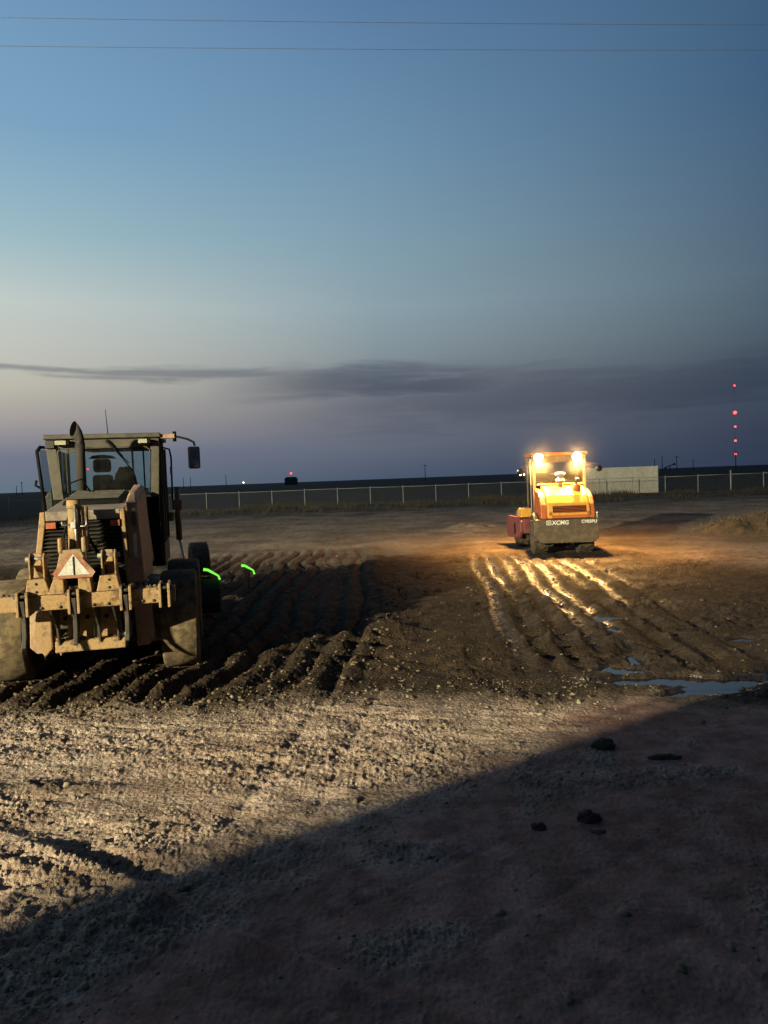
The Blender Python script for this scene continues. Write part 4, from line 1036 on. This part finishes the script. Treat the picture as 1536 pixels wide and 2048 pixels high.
# ------------------------------------------------------------------ soil compactor
def text_obj(body, size, loc, rot, parent, mat, ext=0.004, shear=0.0, name='lettering'):
    cu = bpy.data.curves.new(name, 'FONT'); cu.body = body; cu.size = size; cu.extrude = ext; cu.shear = shear; cu.offset = size * 0.018
    cu.materials.append(MATS[mat])
    t = bpy.data.objects.new(name, cu); COL.objects.link(t)
    bpy.context.view_layer.update()
    me = bpy.data.meshes.new_from_object(t.evaluated_get(bpy.context.evaluated_depsgraph_get()))
    bpy.data.objects.remove(t); bpy.data.curves.remove(cu)
    o = bpy.data.objects.new(name, me); COL.objects.link(o); o.parent = parent; o.location = loc; o.rotation_euler = rot
    return o
def roller():
    g = empty('soil_compactor', (R_O[0], R_O[1], -0.015), R_YAW)
    tag(g, 'orange soil compactor with two lit work lamps on its cab', 'road roller')
    P = lambda b, n, m, bev=0.0, par=None: b.build(n, m, par or g, bev)
    # rear counterweight bumper
    bp = P(MB().prism([(-0.93, 1.04), (0.93, 1.04), (0.93, 0.50), (0.80, 0.36), (-0.72, 0.36), (-0.93, 0.56)], 0.0, 0.22), 'rear_bumper', 'roller_grey', 0.02)
    P(MB().hexa([(-0.93, 0.222, 0.52), (-0.80, 0.222, 0.40), (-0.80, 0.75, 0.50), (-0.93, 0.75, 0.56)], [(-0.93, 0.222, 1.035), (-0.80, 0.222, 1.035), (-0.80, 0.75, 1.0), (-0.93, 0.75, 1.0)]), 'fender', 'roller_grey', 0.012)
    P(MB().hexa([(0.80, 0.222, 0.40), (0.93, 0.222, 0.52), (0.93, 0.75, 0.56), (0.80, 0.75, 0.50)], [(0.80, 0.222, 1.035), (0.93, 0.222, 1.035), (0.93, 0.75, 1.0), (0.80, 0.75, 1.0)]), 'fender', 'roller_grey', 0.012)
    MB().box(-0.94, 0.94, -0.012, 0.215, 1.042, 1.058).build('bumper_lip', 'roller_grey', bp, 0.003)
    # writing on the bumper
    rot = (R(90), 0, 0)
    text_obj('XCMG', 0.165, (-0.415, -0.003, 0.905), rot, bp, 'letter_white', shear=0.12)
    text_obj('CV83PU', 0.125, (0.435, -0.003, 0.93), rot, bp, 'letter_white')
    MB().prism([(-0.565, 0.895), (-0.565, 1.025), (-0.435, 1.025), (-0.435, 0.895), (-0.450, 0.895), (-0.450, 1.010), (-0.550, 1.010), (-0.550, 0.910), (-0.450, 0.910), (-0.450, 0.895)], -0.008, -0.001).build('logo_frame', 'letter_white', bp)
    MB().prism([(-0.535, 0.985), (-0.515, 0.985), (-0.50, 0.950), (-0.485, 0.985), (-0.465, 0.985), (-0.50, 0.925)], -0.008, -0.001).build('logo_mark', 'letter_white', bp)
    for x in (0.905, -0.905):
        P(MB().tube([(x, 0.1, 1.058), (x, 0.1, 1.20)], 0.012, 8).tube([(x, 0.1, 1.20), (x, 0.1, 1.235)], 0.03, 10), 'marker_post', 'letter_white')
    # engine hood, sloping up to the cab
    prof = [(0.10, 1.06), (0.08, 1.30), (0.16, 1.52), (0.34, 1.74), (0.62, 1.90), (1.0, 1.99), (1.32, 2.02), (1.32, 1.06)]
    P(MB().prism(prof, -0.52, 0.72, 'x'), 'hood', 'roller_yellow', 0.05)
    P(MB().prism([(0.14, 1.06), (0.13, 1.26), (0.22, 1.48), (0.42, 1.70), (0.70, 1.84), (1.3, 1.94), (1.3, 1.06)], -0.70, -0.522, 'x'), 'hood_side', 'roller_orange', 0.03)
    P(MB().prism([(0.14, 1.06), (0.13, 1.26), (0.22, 1.48), (0.42, 1.70), (0.70, 1.84), (1.3, 1.94), (1.3, 1.06)], 0.722, 0.86, 'x'), 'hood_side', 'roller_orange', 0.03)
    P(MB().box(-0.62, 0.82, 1.18, 1.34, 2.023, 2.08), 'cowl', 'roller_yellow', 0.02)
    P(MB().box(-0.40, 0.64, 0.05, 0.078, 1.08, 1.17), 'tail_panel', 'roller_orange', 0.008)
    gr = P(MB().hexa([(-0.36, 0.062, 1.24), (0.60, 0.062, 1.24), (0.60, 0.12, 1.24), (-0.36, 0.12, 1.24)], [(-0.36, 0.115, 1.44), (0.60, 0.115, 1.44), (0.60, 0.2, 1.44), (-0.36, 0.2, 1.44)]), 'grille', 'black')
    for k in range(5):
        z = 1.26 + k * 0.042
        MB().box(-0.34, 0.58, 0.055 + (z - 1.24) * 0.27, 0.075 + (z - 1.24) * 0.27, z - 0.006, z + 0.006).build('grille_slat', 'roller_orange', gr)
    for x in (-0.43, 0.67):
        for z in (1.22, 1.36):
            P(MB().lathe([(0.03, 0.055), (-0.01, 0.055), (-0.015, 0.04), (-0.012, 0.0)], 18, 'y', (x, 0.095 + (z - 1.22) * 0.3, z)), 'tail_lamp', 'amber_lens')
    # exhaust silencer and air pre-cleaner
    P(MB().lathe([(1.80, 0.0), (1.80, 0.12), (2.02, 0.12), (2.05, 0.10), (2.05, 0.0)], 24, 'z', (0.44, 0.62, 0)), 'silencer', 'roller_orange')
    P(MB().tube([(0.44, 0.62, 2.04), (0.45, 0.62, 2.13), (0.47, 0.60, 2.22)], 0.038, 12), 'exhaust_pipe', 'dark_metal')
    P(MB().box(0.28, 0.62, 0.58, 0.66, 1.80, 1.83), 'silencer_flange', 'dark_metal')
    pc = P(MB().lathe([(1.95, 0.06), (2.12, 0.07), (2.12, 0.13), (2.20, 0.13), (2.20, 0.09), (2.30, 0.09), (2.30, 0.125), (2.36, 0.15), (2.39, 0.14), (2.42, 0.06), (2.425, 0.0)], 28, 'z', (0.03, 0.95, 0)), 'air_precleaner', 'galvanised')
    MB().lathe([(1.90, 0.05), (2.0, 0.075), (2.11, 0.05)], 18, 'z', (0.03, 0.95, 0)).build('intake_pipe', 'roller_orange', pc)
    # cab
    y0, y1, xa, xb = 1.40, 2.75, -0.72, 0.90
    P(MB().box(xa - 0.05, xb + 0.05, y0 - 0.10, y1 + 0.15, 2.93, 3.03), 'cab_roof', 'roller_orange', 0.03)
    P(MB().box(xa + 0.1, xb - 0.1, y0 - 0.02, y0 + 0.04, 2.72, 2.925), 'rear_header', 'roller_grey', 0.01)
    for x in (xa, xb - 0.09):
        P(MB().box(x, x + 0.09, y0, y0 + 0.09, 1.0, 2.927), 'pillar', 'roller_grey', 0.012)
        P(MB().box(x, x + 0.09, y1 - 0.09, y1, 1.0, 2.927), 'pillar', 'roller_grey', 0.012)
        P(MB().box(x + 0.01, x + 0.07, 1.95, 2.02, 1.05, 2.925), 'door_pillar', 'black', 0.008)
    P(MB().box(xa + 0.092, xb - 0.092, y0 + 0.02, y0 + 0.026, 2.02, 2.72), 'rear_window', 'roller_glass')
    P(MB().box(xa + 0.092, xb - 0.092, y1 - 0.04, y1 - 0.034, 1.5, 2.92), 'front_window', 'cab_glass')
    for x in (xa + 0.03, xb - 0.04):
        P(MB().box(x, x + 0.006, y0 + 0.095, 1.945, 1.6, 2.92).box(x, x + 0.006, 2.025, y1 - 0.095, 1.3, 2.92), 'side_window', 'side_glass')
    P(MB().box(xa + 0.095, xb - 0.095, y0 + 0.03, y1 - 0.03, 0.98, 1.10).box(xa + 0.095, xb - 0.095, y1 - 0.08, y1 - 0.045, 1.1, 1.5), 'cab_floor', 'black')
    P(MB().box(-0.15, 0.3, 1.75, 1.87, 1.6, 2.35).box(-0.18, 0.33, 1.87, 2.25, 1.5, 1.62), 'operator_seat', 'seat', 0.04)
    P(MB().tube([(xa - 0.045, y0 + 0.05, 2.85), (xa - 0.06, y0 + 0.04, 2.7), (xa - 0.05, y0 + 0.05, 1.2)], 0.018, 8), 'hand_rail', 'galvanised')
    P(MB().tube([(0.40, y0 - 0.03, 2.70), (0.62, y0 - 0.03, 2.42)], 0.012, 6).tube([(0.52, y0 - 0.03, 2.62), (0.66, y0 - 0.03, 2.38)], 0.010, 6), 'wiper', 'black')
    for s, x in ((-1, xa), (1, xb)):
        a = P(MB().tube([(x, y0 + 0.05, 2.70), (x + s * 0.36, y0 - 0.05, 2.62), (x + s * 0.38, y0 - 0.05, 2.55)], 0.012, 8).tube([(x, y0 + 0.05, 2.60), (x + s * 0.36, y0 - 0.05, 2.60)], 0.010, 8), 'mirror_arm', 'dark_metal')
        MB().lathe([(0.06, 0.02), (0.03, 0.085), (0.0, 0.10), (-0.01, 0.10)], 20, 'y', (x + s * 0.385, y0 - 0.06, 2.49)).build('mirror_housing', 'black', a)
        MB().lathe([(-0.012, 0.095), (-0.030, 0.05), (-0.034, 0.0)], 20, 'y', (x + s * 0.385, y0 - 0.06, 2.49)).build('mirror_glass', 'mirror', a)
    lamps = []
    for x in (-0.56, 0.60):
        h = P(MB().lathe([(0.10, 0.0), (0.10, 0.08), (0.04, 0.13), (0.0, 0.135), (0.0, 0.122), (0.02, 0.122)], 22, 'y', (x, y0 - 0.20, 2.875)).box(x - 0.02, x + 0.02, y0 - 0.12, y0 - 0.05, 2.94, 2.955), 'work_lamp', 'dark_metal')
        MB().lathe([(0.012, 0.124), (-0.010, 0.10), (-0.024, 0.05), (-0.028, 0.0)], 22, 'y', (x, y0 - 0.20, 2.875)).build('lens', 'work_lamp', h)
        lamps.append((x, y0 - 0.26, 2.875))
    # rear axle and tyres
    for x in (-0.66, 0.66):
        wheel(g, x, 0.85, 0.60, 0.61, 0.42, 'tyre', 'roller_red', 18, rim_r=0.30, lug_h=0.03)
    P(MB().box(-0.45, 0.45, 0.6, 1.9, 0.55, 0.98), 'rear_chassis', 'black', 0.02)
    # front frame, articulated to the left, with the drum
    f = empty('front_frame', (0.06, 1.95, 0.0), R(8), g)
    b = MB()
    for s in (-1, 1):
        b.prism([(0.55, 0.35), (0.40, 0.55), (0.42, 0.95), (0.62, 1.02), (1.95, 1.02), (2.1, 0.90), (2.1, 0.45), (1.9, 0.30)], s * 0.96, s * 1.06, 'x')
    b.box(-0.955, 0.955, 0.35, 0.50, 0.50, 0.98); b.box(-0.955, 0.955, 2.0, 2.12, 0.45, 0.95); b.box(-0.25, 0.25, 0.0, 0.345, 0.5, 0.9)
    b.build('drum_frame', 'roller_red', f, 0.015)
    b = MB().lathe([(-0.90, 0.0), (-0.90, 0.56), (-0.86, 0.60), (0.86, 0.60), (0.90, 0.56), (0.90, 0.0)], 48, 'x', (0, 1.30, 0.61))
    for k in range(20):
        for j in range(7):
            a_ = 2 * math.pi * (k + 0.5 * (j % 2)) / 20
            Mx = Matrix.Translation((-0.72 + j * 0.24, 1.30, 0.61)) @ Matrix.Rotation(a_, 4, 'X')
            b.hexa([Mx @ Vector(q) for q in ((-0.07, -0.06, 0.595), (0.07, -0.06, 0.595), (0.07, 0.06, 0.595), (-0.07, 0.06, 0.595))],
                   [Mx @ Vector(q) for q in ((-0.045, -0.035, 0.66), (0.045, -0.035, 0.66), (0.045, 0.035, 0.66), (-0.045, 0.035, 0.66))])
    b.build('padfoot_drum', 'drum_steel', f)
    MB().hexa([(-1.05, 0.30, 1.022), (-0.45, 0.30, 1.022), (-0.45, 0.85, 1.022), (-1.05, 0.85, 1.022)], [(-1.0, 0.40, 1.30), (-0.50, 0.40, 1.30), (-0.50, 0.80, 1.30), (-1.0, 0.80, 1.30)]).build('tool_box', 'roller_yellow', f, 0.02)
    MB().box(-1.065, -1.062, 0.95, 1.10, 0.45, 0.80).build('frame_slot', 'black', f)
    MB().lathe([(-0.02, 0.025), (-0.035, 0.0)], 12, 'y', (-1.01, 0.40, 0.90)).build('tail_light', 'tail_light', f)
    # the two lit lamps
    M = Matrix.Translation((R_O[0], R_O[1], -0.015)) @ Matrix.Rotation(R_YAW, 4, 'Z')
    for p in lamps:
        w = M @ Vector(p)
        add_spot('work_lamp_beam', w, w + (M.to_3x3() @ Vector((0, -0.36, -1.0))), ROLLER_WATT / 2, ROLLER_COL, 122, 0.8, 0.07)
    # stray light of the bulbs, added to light the halo round the lamps
    for p in lamps:
        d = bpy.data.lights.new('bulb_halo', 'POINT'); d.energy = ROLLER_WATT * 0.012; d.color = ROLLER_COL; d.shadow_soft_size = 0.05
        o = bpy.data.objects.new('bulb_halo', d); COL.objects.link(o); o.location = M @ (Vector(p) + Vector((0, -0.02, 0)))
    # two forward lamps under the roof light the ground ahead and to the sides
    for x in (-0.6, 0.78):
        h = P(MB().box(x - 0.08, x + 0.08, y1 + 0.155, y1 + 0.23, 2.92, 3.02), 'work_lamp', 'dark_metal', 0.008)
        MB().box(x - 0.07, x + 0.07, y1 + 0.232, y1 + 0.236, 2.93, 3.01).build('lens', 'work_lamp', h)
        w = M @ Vector((x, y1 + 0.26, 2.95))
        add_spot('work_lamp_beam', w, w + (M.to_3x3() @ Vector((-0.9 if x < 0 else 0.9, 0.5, -0.75))), ROLLER_WATT * 0.34, ROLLER_COL, 150, 0.5, 0.07)
    return g
roller()

# ------------------------------------------------------------------ far things on the plain
def far(px, dist, z=0.0):
    """a bearing (pixel column of the photo) and a distance give a place on the plain"""
    return Vector(((px - 768) / 1479 * dist, dist, z))
def mast():
    p = far(1473, 900)
    root = empty('radio_mast', p); tag(root, 'tall slim radio mast with a row of red beacons at right', 'radio mast')
    b = MB()
    for k in range(3):
        a = 2 * math.pi * k / 3
        b.tube([(0.35 * math.cos(a), 0.35 * math.sin(a), -1), (0.35 * math.cos(a), 0.35 * math.sin(a), 100)], 0.025, 5)
    for i in range(50):
        a, c = 2 * math.pi * (i % 3) / 3, 2 * math.pi * ((i + 1) % 3) / 3
        b.tube([(0.35 * math.cos(a), 0.35 * math.sin(a), i * 2.0), (0.35 * math.cos(c), 0.35 * math.sin(c), i * 2.0 + 2)], 0.015, 4)
    b.build('lattice', 'far_dark', root)
    for zb, r in ((99.0, 1.0), (66.5, 2.0), (49.5, 1.15), (32.5, 1.25), (16.5, 1.15)):
        MB().lathe([(-r * 0.9, 0.0), (-r * 0.7, r * 0.75), (0, r), (r * 0.7, r * 0.75), (r * 0.9, 0.0)], 12, 'z', (0, -1.2, zb)).build('beacon', 'red_beacon', root)
mast()
def pole(px, dist, h, label, arms=1, dz=0.0):
    p = far(px, dist); root = empty('utility_pole', p); tag(root, label, 'utility pole', 'far utility poles')
    MB().tube([(0, 0, -2), (0, 0, h)], [0.32, 0.24], 6).build('shaft', 'far_dark', root)
    for k in range(arms):
        MB().box(-1.5, 1.5, -0.12, 0.12, h - 0.9 - k * 1.6, h - 0.6 - k * 1.6).build('cross_arm', 'far_dark', root)
pole(1327, 620, 13, 'far utility pole nearest the pale container, left of the pump jack', 0)
pole(1312, 640, 11, 'thin far pole rising just above the pale container', 0)
pole(1356, 600, 12, 'far utility pole right of the pump jack', 1)
pole(1389, 700, 9, 'short far utility pole midway between pump jack and mast', 1)
pole(1474, 560, 13, 'far utility pole just right of the radio mast', 1)
pole(853, 620, 13, 'far utility pole in the middle of the horizon', 1)
pole(455, 700, 12, 'far utility pole between grader and lamp on the horizon', 0)
pole(370, 720, 11, 'far pole close to the grader mirror', 0)
pole(384, 720, 11, 'second far pole right of the grader mirror', 0)
pole(47, 680, 12, 'far utility pole left of the grader cab', 1)
pole(36, 700, 9, 'thin far pole at the left edge beside a taller one', 0)
def pump_jack():
    root = empty('pump_jack', far(1342, 620)); tag(root, 'small dark pump jack on the horizon behind the container', 'pump jack')
    MB().tube([(-1.2, 0, -0.5), (0, 0, 4.2)], 0.25, 6).tube([(1.2, 0, -0.5), (0, 0, 4.2)], 0.25, 6).build('samson_post', 'far_dark', root)
    MB().tube([(-3.6, 0, 3.2), (3.4, 0, 5.6)], 0.38, 6).build('walking_beam', 'far_dark', root)
    MB().prism([(3.2, 4.7), (3.0, 6.4), (4.1, 6.6), (4.6, 5.6), (4.4, 4.6)], -0.3, 0.3).build('horse_head', 'far_dark', root)
    MB().prism([(-4.4, 1.2), (-4.4, 3.4), (-3.0, 3.6), (-2.8, 1.2)], -0.4, 0.4).build('counterweight', 'far_dark', root)
pump_jack()
def tank_hall():
    root = empty('storage_building', far(585, 640)); tag(root, 'low blue-grey building with a red beacon on the far horizon', 'building')
    MB().box(-5.2, 5.2, -4, 4, -1, 5.4).build('wall', 'far_building', root)
    MB().prism([(-5.4, 5.42), (5.4, 5.42), (3.6, 7.0), (-3.6, 7.0)], -4.2, 4.2).build('roof', 'far_building', root)
    MB().tube([(0.2, 0, 7.0), (0.2, 0, 9.6)], 0.1, 6).build('beacon_post', 'far_dark', root)
    MB().lathe([(-0.8, 0.0), (-0.5, 0.6), (0, 0.85), (0.5, 0.6), (0.8, 0.0)], 12, 'z', (0.2, -0.5, 10.2)).build('beacon', 'red_beacon', root)
tank_hall()
def yard_lamp(px, dist, h, label, r):
    root = empty('yard_lamp', far(px, dist)); tag(root, label, 'lamp')
    MB().tube([(0, 0, -1), (0, 0, h)], 0.1, 6).build('post', 'far_dark', root)
    MB().lathe([(-r, 0.0), (-r * 0.6, r * 0.8), (0, r), (r * 0.6, r * 0.8), (r, 0.0)], 10, 'z', (0, -0.4, h)).build('lamp', 'white_spark', root)
yard_lamp(490, 600, 3.6, 'tiny white lamp on the horizon right of the grader', 0.55)
def truck():
    root = empty('pickup_truck', far(1044, 330), R(4)); tag(root, 'distant truck with bright headlamps left of the roller mirror', 'truck')
    MB().box(-0.95, 0.95, -2.4, 2.6, 0.5, 1.15).build('body', 'far_dark', root, 0.08)
    MB().hexa([(-0.9, -0.8, 1.152), (0.9, -0.8, 1.152), (0.9, 1.2, 1.152), (-0.9, 1.2, 1.152)], [(-0.75, -0.3, 1.9), (0.75, -0.3, 1.9), (0.75, 1.0, 1.9), (-0.75, 1.0, 1.9)]).build('cabin', 'far_dark', root, 0.05)
    for x in (-0.95, 0.95):
        for y in (-1.5, 1.6):
            MB().lathe([(-0.12, 0.0), (-0.12, 0.40), (0.12, 0.40), (0.12, 0.0)], 16, 'x', (x * 0.9, y, 0.40)).build('wheel', 'black', root)
        MB().lathe([(0.0, 0.38 if x < 0 else 0.30), (-0.08, 0.25), (-0.1, 0.0)], 14, 'y', (x * 0.9, -2.42, 1.9)).build('headlamp', 'white_spark', root)
        MB().tube([(x * 0.9, -2.35, 1.1), (x * 0.9, -2.35, 1.9)], 0.04, 6).build('lamp_bracket', 'far_dark', root)
truck()

# ------------------------------------------------------------------ overhead wires on poles outside the frame
def line_pole(x, y, label):
    root = empty('utility_pole', (x, y, 0)); tag(root, label, 'utility pole', 'roadside utility poles')
    MB().tube([(0, 0, -1), (0, 0, 14.6)], [0.17, 0.11], 12).build('shaft', 'wood_pole', root)
    MB().box(-0.9, 0.9, -0.06, 0.06, 13.6, 13.75, Matrix.Rotation(R(80), 4, 'Z')).build('cross_arm', 'wood_pole', root)
def wire(z0, z1, sag, dyv, label):
    A, B_ = Vector((-26, 16.0 + dyv, z0)), Vector((36, 20.5 + dyv, z1))
    pts = []
    for k in range(41):
        t = k / 40; p = A.lerp(B_, t); p.z -= sag * 4 * t * (1 - t); pts.append(p)
    tag(MB().tube(pts, 0.005, 5).build('overhead_wire', 'wire'), label, 'wire', 'overhead wires')
line_pole(-26, 16.4, 'wooden utility pole left of the frame carrying the wires')
line_pole(36, 20.9, 'wooden utility pole right of the frame carrying the wires')
wire(13.45, 13.5, 0.35, 0.0, 'upper of the two thin overhead wires crossing the sky')
wire(13.30, 13.45, 0.35, 0.9, 'lower of the two thin overhead wires crossing the sky')

# ------------------------------------------------------------------ dust volumes added to make the halo of the compactor's lamps
def halo_dust(center, size, density):
    m, g, out = new_mat('halo_dust')
    v = g.n.new('ShaderNodeVolumePrincipled')
    v.inputs['Color'].default_value = (0.9, 0.86, 0.8, 1)
    v.inputs['Anisotropy'].default_value = 0.2
    t = g.n.new('ShaderNodeTexCoord'); ln = g.n.new('ShaderNodeVectorMath'); ln.operation = 'LENGTH'
    g.l.new(t.outputs['Object'], ln.inputs[0])
    f = g.mapr(ln.outputs['Value'], 0.15, 1.0, 1.0, 0.0)
    n = g.mapr(g.noise(t.outputs['Object'], 2.2, 3, 0.5), 0.3, 0.7, 0.55, 1.25)
    g.put(v.inputs['Density'], g.math('MULTIPLY', g.math('MULTIPLY', f, n), density))
    g.l.new(v.outputs[0], out.inputs['Volume'])
    bm = bmesh.new(); bmesh.ops.create_icosphere(bm, subdivisions=3, radius=1.0)
    me = bpy.data.meshes.new('halo_dust'); bm.to_mesh(me); bm.free(); me.materials.append(m)
    o = bpy.data.objects.new('halo_dust', me); COL.objects.link(o)
    o.location = center; o.scale = size
    tag(o, 'faint dust added to make the halo round the soil compactor lamps', 'dust', 'added lamp halo', 'stuff')
halo_dust((R_O[0] + 0.1, R_O[1] + 1.0, 3.15), (2.0, 1.2, 1.5), 0.020)
for lx in (-0.56, 0.60):
    p = Matrix.Translation((R_O[0], R_O[1], 0)) @ Matrix.Rotation(R_YAW, 4, 'Z') @ Vector((lx, 1.10, 2.88))
    halo_dust(p, (0.75, 0.45, 0.75), 0.085)
